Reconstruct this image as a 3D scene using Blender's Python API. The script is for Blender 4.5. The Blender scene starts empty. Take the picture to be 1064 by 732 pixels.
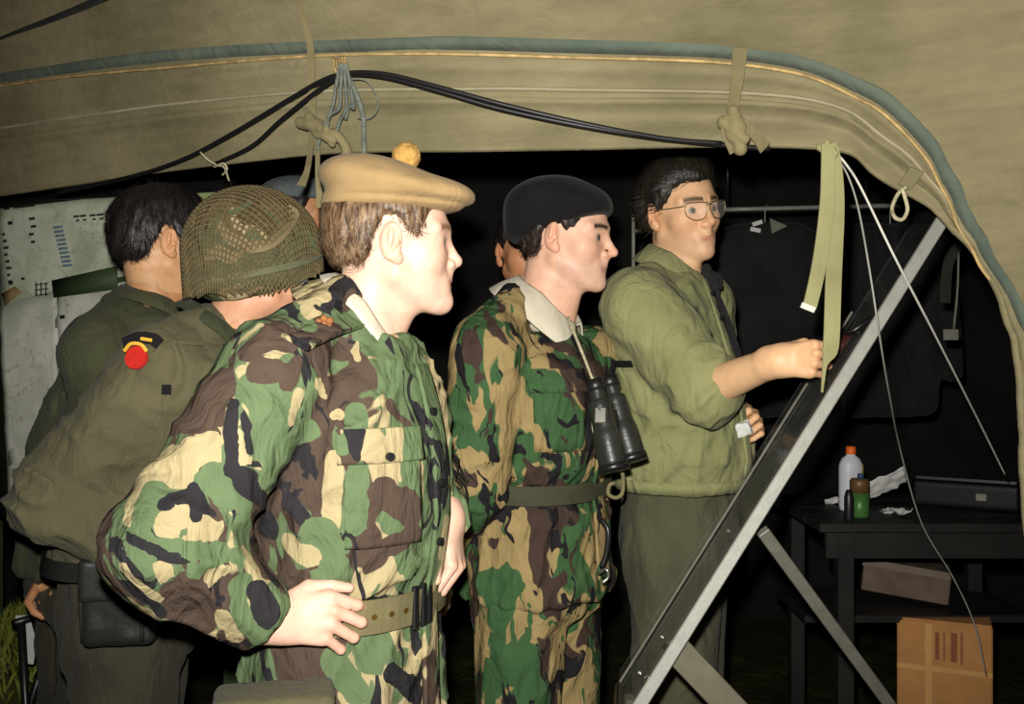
import bpy, bmesh, math, random
import numpy as np
from mathutils import Vector, Matrix

scene = bpy.context.scene
C = scene.collection
random.seed(7)
RNG = np.random.RandomState(7)

# ------------------------------------------------------------------ camera, light, exposure
F = 1064 * 35.0 / 36.0
CAMZ = 1.42
cam_d = bpy.data.cameras.new('camera')
cam_d.lens = 35.0
cam_d.sensor_width = 36.0
cam = bpy.data.objects.new('camera', cam_d)
cam.location = (0, 0, CAMZ)
cam.rotation_euler = (math.radians(90), 0, 0)
C.objects.link(cam)
scene.camera = cam

world = bpy.data.worlds.new('night')
world.use_nodes = True
world.node_tree.nodes['Background'].inputs[0].default_value = (0.55, 0.6, 0.75, 1)
world.node_tree.nodes['Background'].inputs[1].default_value = 0.004
scene.world = world

fl = bpy.data.lights.new('camera_flash', 'SPOT')
fl.energy = 270.0
fl.color = (1.0, 0.97, 0.92)
fl.spot_size = math.radians(96)
fl.spot_blend = 1.0
fl.shadow_soft_size = 0.02
flo = bpy.data.objects.new('camera_flash', fl)
flo.location = (-0.03, 0.03, CAMZ + 0.10)
flo.rotation_euler = (math.radians(90), 0, math.radians(-3))
C.objects.link(flo)

vs = scene.view_settings
vs.view_transform = 'Standard'
vs.look = 'None'
vs.gamma = 1.0
vs.use_curve_mapping = False
vs.exposure = 0.0


def P(px, py, d):
    """point seen at pixel (px,py) of the 1064x732 photograph at distance d in front of the camera"""
    return np.array([(px - 532) / F * d, d, CAMZ - (py - 366) / F * d])


# ------------------------------------------------------------------ materials
def srgb(r, g, b):
    def f(c):
        c /= 255.0
        return c / 12.92 if c <= 0.04045 else ((c + 0.055) / 1.055) ** 2.4
    return (f(r), f(g), f(b))


class NT:
    def __init__(self, name, rough=0.8, metallic=0.0, spec=0.3):
        self.m = bpy.data.materials.new(name)
        self.m.use_nodes = True
        self.t = self.m.node_tree
        self.b = self.t.nodes['Principled BSDF']
        self.b.inputs['Roughness'].default_value = rough
        self.b.inputs['Metallic'].default_value = metallic
        self.b.inputs['Specular IOR Level'].default_value = spec

    def n(self, kind, **kw):
        nd = self.t.nodes.new(kind)
        for k, v in kw.items():
            setattr(nd, k, v)
        return nd

    def link(self, a, b):
        self.t.links.new(a, b)

    def coords(self, scale=(1, 1, 1), rot=(0, 0, 0), kind='Object', loc=(0, 0, 0)):
        tc = self.n('ShaderNodeTexCoord')
        mp = self.n('ShaderNodeMapping')
        mp.inputs['Scale'].default_value = scale
        mp.inputs['Rotation'].default_value = rot
        mp.inputs['Location'].default_value = loc
        self.link(tc.outputs[kind], mp.inputs[0])
        return mp.outputs[0]

    def noise(self, vec, scale, detail=3, rough=0.5, dist=0.0):
        nd = self.n('ShaderNodeTexNoise')
        nd.inputs['Scale'].default_value = scale
        nd.inputs['Detail'].default_value = detail
        nd.inputs['Roughness'].default_value = rough
        nd.inputs['Distortion'].default_value = dist
        self.link(vec, nd.inputs['Vector'])
        return nd

    def ramp(self, fac, stops, interp='LINEAR'):
        r = self.n('ShaderNodeValToRGB')
        r.color_ramp.interpolation = interp
        els = r.color_ramp.elements
        while len(els) < len(stops):
            els.new(0.5)
        for e, (p, c) in zip(els, stops):
            e.position = p
            e.color = (*c, 1) if len(c) == 3 else c
        self.link(fac, r.inputs[0])
        return r.outputs[0]

    def mix(self, fac, a, b, blend='MIX'):
        m = self.n('ShaderNodeMix', data_type='RGBA', blend_type=blend)
        for s, v in ((0, fac), (6, a), (7, b)):
            if hasattr(v, 'links'):
                self.link(v, m.inputs[s])
            elif s == 0:
                m.inputs[0].default_value = v
            else:
                m.inputs[s].default_value = (*v, 1)
        return m.outputs[2]

    def color(self, c):
        if hasattr(c, 'links'):
            self.link(c, self.b.inputs['Base Color'])
        else:
            self.b.inputs['Base Color'].default_value = (*c, 1)

    def bump(self, h, strength=0.3, dist=0.01, prev=None):
        b = self.n('ShaderNodeBump')
        b.inputs['Strength'].default_value = strength
        b.inputs['Distance'].default_value = dist
        self.link(h, b.inputs['Height'])
        if prev is not None:
            self.link(prev, b.inputs['Normal'])
        self.link(b.outputs[0], self.b.inputs['Normal'])
        return b.outputs[0]


def simple(name, col, rough=0.7, metallic=0.0, var=0.12, vscale=12, bump=0.0, bscale=200, spec=0.3):
    t = NT(name, rough, metallic, spec)
    v = t.coords()
    n = t.noise(v, vscale, 4)
    dark = tuple(c * (1 - var) for c in col)
    lite = tuple(min(1, c * (1 + var)) for c in col)
    t.color(t.ramp(n.outputs['Fac'], [(0.3, dark), (0.7, lite)]))
    if bump:
        t.bump(t.noise(v, bscale, 2).outputs['Fac'], bump, 0.004)
    return t.m


def cloth(name, col, col2=None, rough=0.9, weave=700, wrinkle=0.5, wscale=16, var=0.5):
    """woven cloth: slow colour drift, fine weave, soft creases"""
    t = NT(name, rough, 0, 0.15)
    v = t.coords()
    n = t.noise(v, 5, 4, 0.55)
    col2 = col2 or tuple(c * 0.8 for c in col)
    t.color(t.ramp(n.outputs['Fac'], [(0.35, col2), (0.65, col)]))
    vw = t.coords(scale=(1, 1, 0.5), rot=(0.4, 0.5, 0.3))
    w = t.noise(vw, wscale, 3, 0.5, 1.2)
    pb = t.bump(w.outputs['Fac'], wrinkle, 0.03)
    w2 = t.noise(v, weave, 1)
    t.bump(w2.outputs['Fac'], 0.2, 0.001, pb)
    t.b.inputs['Sheen Weight'].default_value = 0.05
    return t.m


def camo(name, sand, green, brown, black, seed=0.0, s=1.0, stretch=(1, 1, 0.62), rot=(0.25, 0.5, 0.0), painted=False):
    """four-colour brush-stroke woodland camouflage, with a hand-placed patch attribute on top of the drift"""
    t = NT(name, 0.88, 0, 0.15)
    v = t.coords(scale=(s * stretch[0], s * stretch[1], s * stretch[2]), rot=rot, loc=(seed, seed * 0.7, -seed))
    wn = t.noise(v, 9, 2)
    sub = t.n('ShaderNodeVectorMath', operation='SUBTRACT')
    t.link(wn.outputs['Color'], sub.inputs[0])
    sub.inputs[1].default_value = (0.5, 0.5, 0.5)
    sc = t.n('ShaderNodeVectorMath', operation='SCALE')
    t.link(sub.outputs[0], sc.inputs[0])
    sc.inputs['Scale'].default_value = 0.16
    add = t.n('ShaderNodeVectorMath', operation='ADD')
    t.link(v, add.inputs[0])
    t.link(sc.outputs[0], add.inputs[1])
    w = add.outputs[0]

    def layer(offset, scale, thr, detail=2.0, dist=0.6, mul=(1, 1, 1)):
        off = t.n('ShaderNodeVectorMath', operation='MULTIPLY_ADD')
        t.link(w, off.inputs[0])
        off.inputs[1].default_value = mul
        off.inputs[2].default_value = offset
        nd = t.noise(off.outputs[0], scale, detail, 0.5, dist)
        return t.ramp(nd.outputs['Fac'], [(thr, (0, 0, 0)), (thr + 0.005, (1, 1, 1))])
    g = layer((0, 0, 0), 7.0, 0.485)
    br = layer((5.3, 1.7, 2.9), 6.0, 0.56)
    g2 = layer((9.1, 4.2, 7.7), 10, 0.60)
    bk = layer((2.2, 8.4, 3.1), 8.0, 0.585, 2.5, 1.4, (1.5, 1.5, 0.6))
    c = t.mix(g, sand, green)
    c = t.mix(br, c, brown)
    c = t.mix(g2, c, green)
    c = t.mix(bk, c, black)
    if painted:
        # brush strokes laid out one by one on the cloth
        en = t.noise(w, 22, 2)
        for ch, col in (('patch_sand', sand), ('patch_green', green), ('patch_brown', brown), ('patch_black', black)):
            a = t.n('ShaderNodeAttribute', attribute_name=ch)
            ad = t.n('ShaderNodeMath', operation='MULTIPLY_ADD')
            t.link(en.outputs['Fac'], ad.inputs[0])
            ad.inputs[1].default_value = 0.9
            t.link(a.outputs['Fac'], ad.inputs[2])
            c = t.mix(t.ramp(ad.outputs[0], [(0.45, (0, 0, 0)), (0.465, (1, 1, 1))]), c, col)
    fn = t.noise(t.coords(), 30, 3)
    sh = t.ramp(fn.outputs['Fac'], [(0.3, (0.86, 0.86, 0.86)), (0.7, (1, 1, 1))])
    c = t.mix(1.0, c, sh, 'MULTIPLY')
    t.color(c)
    vw = t.coords(scale=(1, 1, 0.45), rot=(0.3, 0.6, 0.2))
    wr = t.noise(vw, 15, 3, 0.5, 1.6)
    pb = t.bump(wr.outputs['Fac'], 0.6, 0.03)
    t.bump(t.noise(t.coords(), 800, 1).outputs['Fac'], 0.15, 0.001, pb)
    return t.m


def paint_patches(me, base, patches):
    """float attributes telling how deep each point of the cloth lies inside the listed strokes.
    patches: (colour, [points on the cloth in space], half width in metres)"""
    n = len(me.vertices)
    co = np.empty(n * 3, np.float32)
    me.vertices.foreach_get('co', co)
    q = co.reshape(-1, 3) + v3(base)
    fields = {k: np.full(n, -1.0, np.float32) for k in ('sand', 'green', 'brown', 'black')}
    for col, pts, r in patches:
        d = np.full(n, 1e9)
        for a, b in zip(pts[:-1], pts[1:]):
            d = np.minimum(d, rcone(q, a, b, 0.0, 0.0))
        f = np.clip((r - d) / 0.025, -1, 1)
        for k in fields:                    # a later stroke covers an earlier one
            if k != col:
                fields[k] = np.where(f > -0.1, np.minimum(fields[k], -f - 0.1), fields[k])
        fields[col] = np.maximum(fields[col], f)
    for k, v in fields.items():
        at = me.attributes.new('patch_' + k, 'FLOAT', 'POINT')
        at.data.foreach_set('value', v.astype(np.float32))


def attr_mat(name, rough=0.5, sss=0.0, bump=0.0, spec=0.35):
    t = NT(name, rough, 0, spec)
    a = t.n('ShaderNodeAttribute', attribute_name='Col')
    n = t.noise(t.coords(), 60, 4)
    sh = t.ramp(n.outputs['Fac'], [(0.3, (0.9, 0.87, 0.86)), (0.7, (1, 1, 1))])
    t.color(t.mix(1.0, a.outputs['Color'], sh, 'MULTIPLY'))
    if sss:
        t.b.inputs['Subsurface Weight'].default_value = sss
        t.b.inputs['Subsurface Radius'].default_value = (0.012, 0.004, 0.002)
        t.b.inputs['Subsurface Scale'].default_value = 1.0
    t.bump(t.noise(t.coords(), 260, 3).outputs['Fac'], 0.18, 0.002)
    return t.m


def hair_mat(name, col, col2, rough=0.45):
    t = NT(name, rough, 0, 0.4)
    v = t.coords(scale=(1, 1, 0.25), rot=(0, 0.5, 0))
    n = t.noise(v, 150, 3)
    t.color(t.ramp(n.outputs['Fac'], [(0.35, col), (0.7, col2)]))
    t.bump(n.outputs['Fac'], 0.7, 0.004)
    return t.m


# ------------------------------------------------------------------ objects
def new_mesh(name, V, Fc, smooth=True):
    me = bpy.data.meshes.new(name)
    V = np.asarray(V, dtype=np.float32)
    if isinstance(Fc, np.ndarray) and Fc.ndim == 2:
        n, k = Fc.shape
        me.vertices.add(len(V))
        me.vertices.foreach_set('co', V.ravel())
        me.loops.add(n * k)
        me.loops.foreach_set('vertex_index', Fc.astype(np.int32).ravel())
        me.polygons.add(n)
        me.polygons.foreach_set('loop_start', np.arange(0, n * k, k, dtype=np.int32))
        me.update(calc_edges=True)
    else:
        me.from_pydata([tuple(map(float, v)) for v in V], [], [tuple(map(int, f)) for f in Fc])
    if smooth:
        me.polygons.foreach_set('use_smooth', np.ones(len(me.polygons), dtype=bool))
    me.validate()
    return me


def put(name, me, mat, parent=None, label=None, cat=None, group=None, kind=None, origin=None):
    """link a mesh as one object; vertices are given in world space"""
    o = bpy.data.objects.new(name, me)
    if mat is not None and not me.materials:
        me.materials.append(mat)
    C.objects.link(o)
    base = Vector((0, 0, 0))
    if parent is not None:
        base = world_of(parent)
        o.parent = parent
    elif origin is not None:
        o.location = origin
    org = Vector(origin) if (origin is not None and parent is None) else base
    if org.length > 0:
        n = len(me.vertices)
        co = np.empty(n * 3, dtype=np.float32)
        me.vertices.foreach_get('co', co)
        co = co.reshape(-1, 3) - np.array(org, dtype=np.float32)
        me.vertices.foreach_set('co', co.ravel())
        me.update()
    if label:
        o['label'] = label
    if cat:
        o['category'] = cat
    if group:
        o['group'] = group
    if kind:
        o['kind'] = kind
    return o


def world_of(o):
    v = Vector(o.location)
    p = o.parent
    while p is not None:
        v += Vector(p.location)
        p = p.parent
    return v


def thing(name, label, cat, loc=(0, 0, 0), group=None):
    o = bpy.data.objects.new(name, None)
    o.empty_display_size = 0.05
    o.location = tuple(float(x) for x in loc)
    C.objects.link(o)
    o['label'] = label
    o['category'] = cat
    if group:
        o['group'] = group
    return o


def box_mesh(name, c, half, R=None, bevel=0.0, seg=1):
    bm = bmesh.new()
    bmesh.ops.create_cube(bm, size=2.0)
    for v in bm.verts:
        v.co = Vector((v.co.x * half[0], v.co.y * half[1], v.co.z * half[2]))
    if bevel:
        bmesh.ops.bevel(bm, geom=bm.edges[:] , offset=bevel, segments=seg, affect='EDGES', profile=0.6)
    M = np.eye(3) if R is None else np.asarray(R)
    for v in bm.verts:
        v.co = Vector(M @ np.array(v.co) + np.asarray(c))
    me = bpy.data.meshes.new(name)
    bm.to_mesh(me)
    bm.free()
    return me


def beam_mesh(name, a, b, w, t, side=(0, 0, 1), bevel=0.002):
    """box bar from a to b, w wide along `side`, t thick"""
    a = np.asarray(a, float)
    b = np.asarray(b, float)
    x = b - a
    L = np.linalg.norm(x)
    x /= L
    s = np.asarray(side, float)
    s = s - x * (s @ x)
    s /= np.linalg.norm(s)
    n = np.cross(x, s)
    R = np.stack([x, s, n], 1)
    return box_mesh(name, (a + b) / 2, (L / 2, w / 2, t / 2), R, bevel)


def catmull(pts, n=8):
    pts = np.asarray(pts, float)
    if len(pts) < 3:
        return np.linspace(pts[0], pts[-1], n + 1)
    ext = np.vstack([2 * pts[0] - pts[1], pts, 2 * pts[-1] - pts[-2]])
    out = []
    for i in range(1, len(ext) - 2):
        p0, p1, p2, p3 = ext[i - 1:i + 3]
        for t in np.linspace(0, 1, n, endpoint=False):
            out.append(0.5 * ((2 * p1) + (-p0 + p2) * t + (2 * p0 - 5 * p1 + 4 * p2 - p3) * t * t
                              + (-p0 + 3 * p1 - 3 * p2 + p3) * t ** 3))
    out.append(ext[-2])
    return np.array(out)


def frames(path):
    T = np.gradient(path, axis=0)
    T /= np.linalg.norm(T, axis=1)[:, None] + 1e-9
    up = np.array([0, 0, 1.0])
    if abs(T[0] @ up) > 0.9:
        up = np.array([0, 1.0, 0])
    A = np.cross(T[0], up)
    A /= np.linalg.norm(A)
    As = []
    for t in T:
        A = A - t * (A @ t)
        A /= np.linalg.norm(A) + 1e-9
        As.append(A.copy())
    As = np.array(As)
    return T, As, np.cross(T, As)


def tube_data(pts, r, n=8, k=8, ry=None):
    path = catmull(pts, k)
    T, A, B = frames(path)
    m = len(path)
    rr = np.interp(np.linspace(0, 1, m), np.linspace(0, 1, len(np.atleast_1d(r))), np.atleast_1d(r))
    r2 = rr if ry is None else np.full(m, ry)
    ang = np.linspace(0, 2 * math.pi, n, endpoint=False)
    V = (path[:, None, :] + (A[:, None, :] * np.cos(ang)[None, :, None] * rr[:, None, None])
         + (B[:, None, :] * np.sin(ang)[None, :, None] * r2[:, None, None])).reshape(-1, 3)
    Fc = []
    for i in range(m - 1):
        for j in range(n):
            j2 = (j + 1) % n
            Fc.append((i * n + j, i * n + j2, (i + 1) * n + j2, (i + 1) * n + j))
    Fc.append(tuple(range(n))[::-1])
    Fc.append(tuple((m - 1) * n + j for j in range(n)))
    return V, Fc


def tube_mesh(name, pts, r, n=8, k=8, ry=None):
    V, Fc = tube_data(pts, r, n, k, ry)
    return new_mesh(name, V, Fc)


def multi_tube(name, specs):
    Vs, Fs, off = [], [], 0
    for pts, r, n, k in specs:
        V, Fc = tube_data(pts, r, n, k)
        Vs.append(V)
        Fs += [tuple(i + off for i in f) for f in Fc]
        off += len(V)
    return new_mesh(name, np.vstack(Vs), Fs)


def strip_data(centre, side, w, normal, t):
    """flat strap along a path: centre (m,3), side dirs, width, normals, thickness"""
    m = len(centre)
    w = np.broadcast_to(w, (m,))[:, None]
    a = centre - side * w / 2 + normal * t / 2
    b = centre + side * w / 2 + normal * t / 2
    c = centre + side * w / 2 - normal * t / 2
    d = centre - side * w / 2 - normal * t / 2
    V = np.stack([a, b, c, d], 1).reshape(-1, 3)
    Fc = []
    for i in range(m - 1):
        for j in range(4):
            j2 = (j + 1) % 4
            Fc.append((i * 4 + j, (i + 1) * 4 + j, (i + 1) * 4 + j2, i * 4 + j2))
    Fc.append((0, 1, 2, 3))
    e = (m - 1) * 4
    Fc.append((e + 3, e + 2, e + 1, e))
    return V, Fc


def lathe_mesh(name, c, prof, n=24, sx=1.0, sy=1.0):
    V, Fc = [], []
    for (r, z) in prof:
        for j in range(n):
            a = 2 * math.pi * j / n
            V.append((c[0] + r * sx * math.cos(a), c[1] + r * sy * math.sin(a), c[2] + z))
    for i in range(len(prof) - 1):
        for j in range(n):
            j2 = (j + 1) % n
            Fc.append((i * n + j, i * n + j2, (i + 1) * n + j2, (i + 1) * n + j))
    Fc.append(tuple(range(n))[::-1])
    Fc.append(tuple((len(prof) - 1) * n + j for j in range(n)))
    return new_mesh(name, V, Fc)


# ------------------------------------------------------------------ distance-field modelling (bodies, clothes)
PERM = RNG.permutation(256)
PERM = np.concatenate([PERM, PERM, PERM])
GR = RNG.normal(size=(256, 3)).astype(np.float32)
GR /= np.linalg.norm(GR, axis=1)[:, None]


def perlin(p):
    p = np.asarray(p, np.float32)
    i = np.floor(p).astype(np.int32)
    f = p - i
    i &= 255
    u = f * f * f * (f * (f * 6 - 15) + 10)
    res = 0
    for dx in (0, 1):
        for dy in (0, 1):
            for dz in (0, 1):
                h = PERM[PERM[PERM[i[:, 0] + dx] + i[:, 1] + dy] + i[:, 2] + dz]
                g = GR[h]
                d = g[:, 0] * (f[:, 0] - dx) + g[:, 1] * (f[:, 1] - dy) + g[:, 2] * (f[:, 2] - dz)
                wx = u[:, 0] if dx else 1 - u[:, 0]
                wy = u[:, 1] if dy else 1 - u[:, 1]
                wz = u[:, 2] if dz else 1 - u[:, 2]
                res = res + d * wx * wy * wz
    return res


def smin(a, b, k):
    h = np.clip(0.5 + 0.5 * (b - a) / k, 0, 1)
    return b + (a - b) * h - k * h * (1 - h)


def smax(a, b, k):
    return -smin(-a, -b, k)


def v3(x):
    return np.asarray(x, np.float32)


def sph(p, c, r):
    return np.linalg.norm(p - v3(c), axis=1) - r


def rcone(p, a, b, ra, rb):
    a = v3(a)
    ba = v3(b) - a
    pa = p - a
    t = np.clip((pa @ ba) / (ba @ ba + 1e-12), 0, 1)
    return np.linalg.norm(pa - t[:, None] * ba, axis=1) - (ra + t * (rb - ra))


def ell(p, c, r, R=None):
    q = p - v3(c)
    if R is not None:
        q = q @ v3(R)
    r = v3(r)
    k0 = np.linalg.norm(q / r, axis=1)
    k1 = np.linalg.norm(q / (r * r), axis=1) + 1e-9
    return k0 * (k0 - 1) / k1


def rbox(p, c, half, r, R=None):
    q = p - v3(c)
    if R is not None:
        q = q @ v3(R)
    q = np.abs(q) - (v3(half) - r)
    return np.linalg.norm(np.maximum(q, 0), axis=1) + np.minimum(q.max(axis=1), 0) - r


def surfnet(f, lo, hi, h, margin=0.01):
    lo = v3(lo)
    hi = v3(hi)
    n = (np.ceil((hi - lo) / h / 4).astype(int) + 1) * 4
    nc = n // 4
    ax = [lo[i] + (np.arange(nc[i]) * 4 + 1.5) * h for i in range(3)]
    G = np.stack(np.meshgrid(*ax, indexing='ij'), -1).reshape(-1, 3).astype(np.float32)
    fc = f(G).reshape(nc)
    act = np.abs(fc) < (4 * h * 0.87 * 1.3 + margin)
    Fv = np.where(fc > 0, 1.0, -1.0).astype(np.float32)
    for a in range(3):
        Fv = np.repeat(Fv, 4, axis=a)
    m = act
    for a in range(3):
        m = np.repeat(m, 4, axis=a)
    idx = np.argwhere(m)
    Fv[m] = f((lo + idx * h).astype(np.float32))
    s = Fv < 0
    cs = np.zeros(n - 1, np.int8)
    for dx in (0, 1):
        for dy in (0, 1):
            for dz in (0, 1):
                cs += s[dx:n[0] - 1 + dx, dy:n[1] - 1 + dy, dz:n[2] - 1 + dz]
    mixed = (cs > 0) & (cs < 8)
    ci = np.argwhere(mixed)
    vid = -np.ones(n - 1, np.int64)
    vid[mixed] = np.arange(len(ci))
    acc = np.zeros((len(ci), 3))
    cnt = np.zeros(len(ci))
    cor = [(0, 0, 0), (1, 0, 0), (0, 1, 0), (1, 1, 0), (0, 0, 1), (1, 0, 1), (0, 1, 1), (1, 1, 1)]
    vals = [Fv[ci[:, 0] + c[0], ci[:, 1] + c[1], ci[:, 2] + c[2]] for c in cor]
    for a, b in ((0, 1), (2, 3), (4, 5), (6, 7), (0, 2), (1, 3), (4, 6), (5, 7), (0, 4), (1, 5), (2, 6), (3, 7)):
        va, vb = vals[a], vals[b]
        x = (va < 0) != (vb < 0)
        t = np.where(x, va / np.where(x, va - vb, 1), 0)
        pa, pb = np.array(cor[a]), np.array(cor[b])
        acc += np.where(x[:, None], pa + t[:, None] * (pb - pa), 0)
        cnt += x
    V = lo + (ci + acc / cnt[:, None]) * h
    Q = []
    for a in range(3):
        b, c = (a + 1) % 3, (a + 2) % 3
        sl0 = [slice(None)] * 3
        sl1 = [slice(None)] * 3
        sl0[a] = slice(0, n[a] - 1)
        sl1[a] = slice(1, n[a])
        for q in (b, c):
            sl0[q] = slice(1, n[q] - 1)
            sl1[q] = slice(1, n[q] - 1)
        s0, s1 = s[tuple(sl0)], s[tuple(sl1)]
        e = np.argwhere(s0 != s1)
        if not len(e):
            continue
        flip = s0[e[:, 0], e[:, 1], e[:, 2]]
        base = e.copy()
        base[:, b] += 1
        base[:, c] += 1

        def cell(db, dc):
            q = base.copy()
            q[:, b] += db
            q[:, c] += dc
            return vid[q[:, 0], q[:, 1], q[:, 2]]
        quad = np.stack([cell(-1, -1), cell(0, -1), cell(0, 0), cell(-1, 0)], 1)
        quad[~flip] = quad[~flip][:, ::-1]
        Q.append(quad)
    Q = np.vstack(Q)
    Q = Q[(Q >= 0).all(1)]
    return V.astype(np.float32), Q


def join(parts):
    V, Q, off = [], [], 0
    for v, q in parts:
        V.append(v)
        Q.append(q + off)
        off += len(v)
    return np.vstack(V), np.vstack(Q)


def set_col(me, col):
    a = me.color_attributes.new('Col', 'FLOAT_COLOR', 'POINT')
    c = np.ones((len(me.vertices), 4), np.float32)
    c[:, :3] = col
    a.data.foreach_set('color', c.ravel())


# ---- the torso as a stack of ellipses: rows of (z, cx, cy, r_forward, r_side)
class Loft:
    def __init__(self, rows, yaw):
        self.rows = np.array(sorted(rows), float)
        self.f = np.array([math.cos(yaw), -math.sin(yaw)])   # facing; yaw>0 turns to the camera
        self.r = np.array([-math.sin(yaw), -math.cos(yaw)])  # the wearer's right

    def at(self, z):
        R = self.rows
        return [np.interp(z, R[:, 0], R[:, i]) for i in (1, 2, 3, 4)]

    def sdf(self, p, grow=0.0, slope=0.75):
        z = p[:, 2]
        cx, cy, a, b = self.at(z)
        a = a + grow
        b = b + grow
        dx, dy = p[:, 0] - cx, p[:, 1] - cy
        u = dx * self.f[0] + dy * self.f[1]
        v = dx * self.r[0] + dy * self.r[1]
        k = (np.abs(u / a) ** 2.2 + np.abs(v / b) ** 2.2) ** (1 / 2.2)
        d = (k - 1) * np.minimum(a, b) * slope
        return smax(d, np.maximum(z - self.rows[-1, 0] - grow, self.rows[0, 0] - z), 0.02).astype(np.float32)

    def pt(self, z, ang, off=0.0):
        cx, cy, a, b = self.at(z)
        c, s = np.cos(ang), np.sin(ang)
        k = (np.abs(c) ** 2.2 + np.abs(s) ** 2.2) ** (-1 / 2.2)
        u, v = (a + off) * c * k, (b + off) * s * k
        return np.stack([cx + u * self.f[0] + v * self.r[0], cy + u * self.f[1] + v * self.r[1],
                         z + 0 * u], -1)

    def patch(self, z0, z1, a0, a1, off, t=0.006, nz=10, na=10, taper=0.0):
        """a cloth patch lying on the surface, angles in radians from the front towards the right"""
        Z = np.linspace(z0, z1, nz)
        V = []
        for o in (off, off - t):
            for i, z in enumerate(Z):
                g = taper * (1 - i / (nz - 1))
                A = np.linspace(a0 + g * (a1 - a0), a1 - g * (a1 - a0), na)
                edge = np.zeros(na)
                V.append(self.pt(z, A, o + edge))
        V = np.vstack(V)
        Fc = []
        N = nz * na
        for i in range(nz - 1):
            for j in range(na - 1):
                q = (i * na + j, i * na + j + 1, (i + 1) * na + j + 1, (i + 1) * na + j)
                Fc.append(q)
                Fc.append(tuple(x + N for x in q[::-1]))
        ring = [j for j in range(na)] + [i * na + na - 1 for i in range(1, nz)] + \
               [(nz - 1) * na + j for j in range(na - 2, -1, -1)] + [i * na for i in range(nz - 2, 0, -1)]
        for i in range(len(ring)):
            x, y = ring[i], ring[(i + 1) % len(ring)]
            Fc.append((y, x, x + N, y + N))
        return V, Fc

    def band(self, z, h, off, t=0.004, tilt=0.0, n=72, a0=0, a1=2 * math.pi):
        """closed belt around the loft"""
        A = np.linspace(a0, a1, n, endpoint=abs(a1 - a0) < 6.28)
        closed = abs(a1 - a0) >= 6.28
        m = len(A)
        rows = []
        for (dz, o) in ((-h / 2, off), (h / 2, off), (h / 2, off - t), (-h / 2, off - t)):
            zz = z + dz + tilt * np.cos(A)
            rows.append(np.array([self.pt(float(zz[i]), A[i], o) for i in range(m)]))
        V = np.stack(rows, 1).reshape(-1, 3)
        Fc = []
        for i in range(m if closed else m - 1):
            i2 = (i + 1) % m
            for j in range(4):
                j2 = (j + 1) % 4
                Fc.append((i * 4 + j, i2 * 4 + j, i2 * 4 + j2, i * 4 + j2))
        return V, Fc


def aniso(axis, along, across):
    a = np.asarray(axis, float)
    a = a / np.linalg.norm(a)
    return (np.eye(3) * across + np.outer(a, a) * (along - across)).astype(np.float32)


def ridge(p, M, seed=0.0):
    n = perlin(p @ M.T + np.float32(seed))
    r = np.clip(1 - np.abs(n) * 2.4, -0.2, 1)
    return r * np.abs(r) + 0.15


def arm_sdf(p, sh, el, wr, r, cut=True):
    d1 = rcone(p, sh, el, r[0], r[1])
    d2 = rcone(p, el, wr, r[1], r[2])
    if cut:
        ax = v3(wr) - v3(el)
        ax = ax / np.linalg.norm(ax)
        d2 = smax(d2, (p - v3(wr)) @ ax, 0.008)
    return smin(d1, d2, 0.03)


def jacket_mesh(loft, arms, h=0.007, k=0.025, amp=0.007, seed=0.0, extra=None, zlo=None, arm_amp=None, belts=()):
    arm_amp = amp if arm_amp is None else arm_amp
    Mt = aniso((0.25, 0.1, 1.0), 5.0, 13.0)
    Mt2 = aniso((0.7, 0.2, 0.7), 7.0, 20.0)

    def f(p):
        d = loft.sdf(p)
        dt = d
        n = ridge(p, Mt, seed)
        n2 = ridge(p, Mt2, seed + 3.3)
        dis = amp * (n - 0.55) + amp * 0.5 * (n2 - 0.55)
        for (zb, depth) in belts:
            d = d + depth * np.exp(-((p[:, 2] - zb) / 0.035) ** 2)
        for (sh, el, wr, r) in arms:
            da = arm_sdf(p, sh, el, wr, r)
            axu = v3(el) - v3(sh)
            M1 = aniso(axu, 17.0, 7.0)
            w = np.clip((dt - da) / 0.03 + 0.5, 0, 1)
            na = ridge(p, M1, seed + 7.1)
            near = np.exp(-(np.linalg.norm(p - v3(el), axis=1) / 0.16) ** 2)
            dis = dis * (1 - w) + w * (arm_amp * (0.55 + 1.1 * near) * (na - 0.55))
            d = smin(d, da, k)
        if extra is not None:
            d = extra(p, d)
        return d - dis
    pts = [loft.rows[:, 1:3].min(0) - 0.3, loft.rows[:, 1:3].max(0) + 0.3]
    lo = np.array([pts[0][0], pts[0][1], loft.rows[0, 0] - 0.05])
    hi = np.array([pts[1][0], pts[1][1], loft.rows[-1, 0] + 0.08])
    for (sh, el, wr, r) in arms:
        for q, rr in zip((sh, el, wr), r):
            lo = np.minimum(lo, np.asarray(q) - rr - 0.04)
            hi = np.maximum(hi, np.asarray(q) + rr + 0.04)
    return surfnet(f, lo, hi, h, 0.03)


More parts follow.
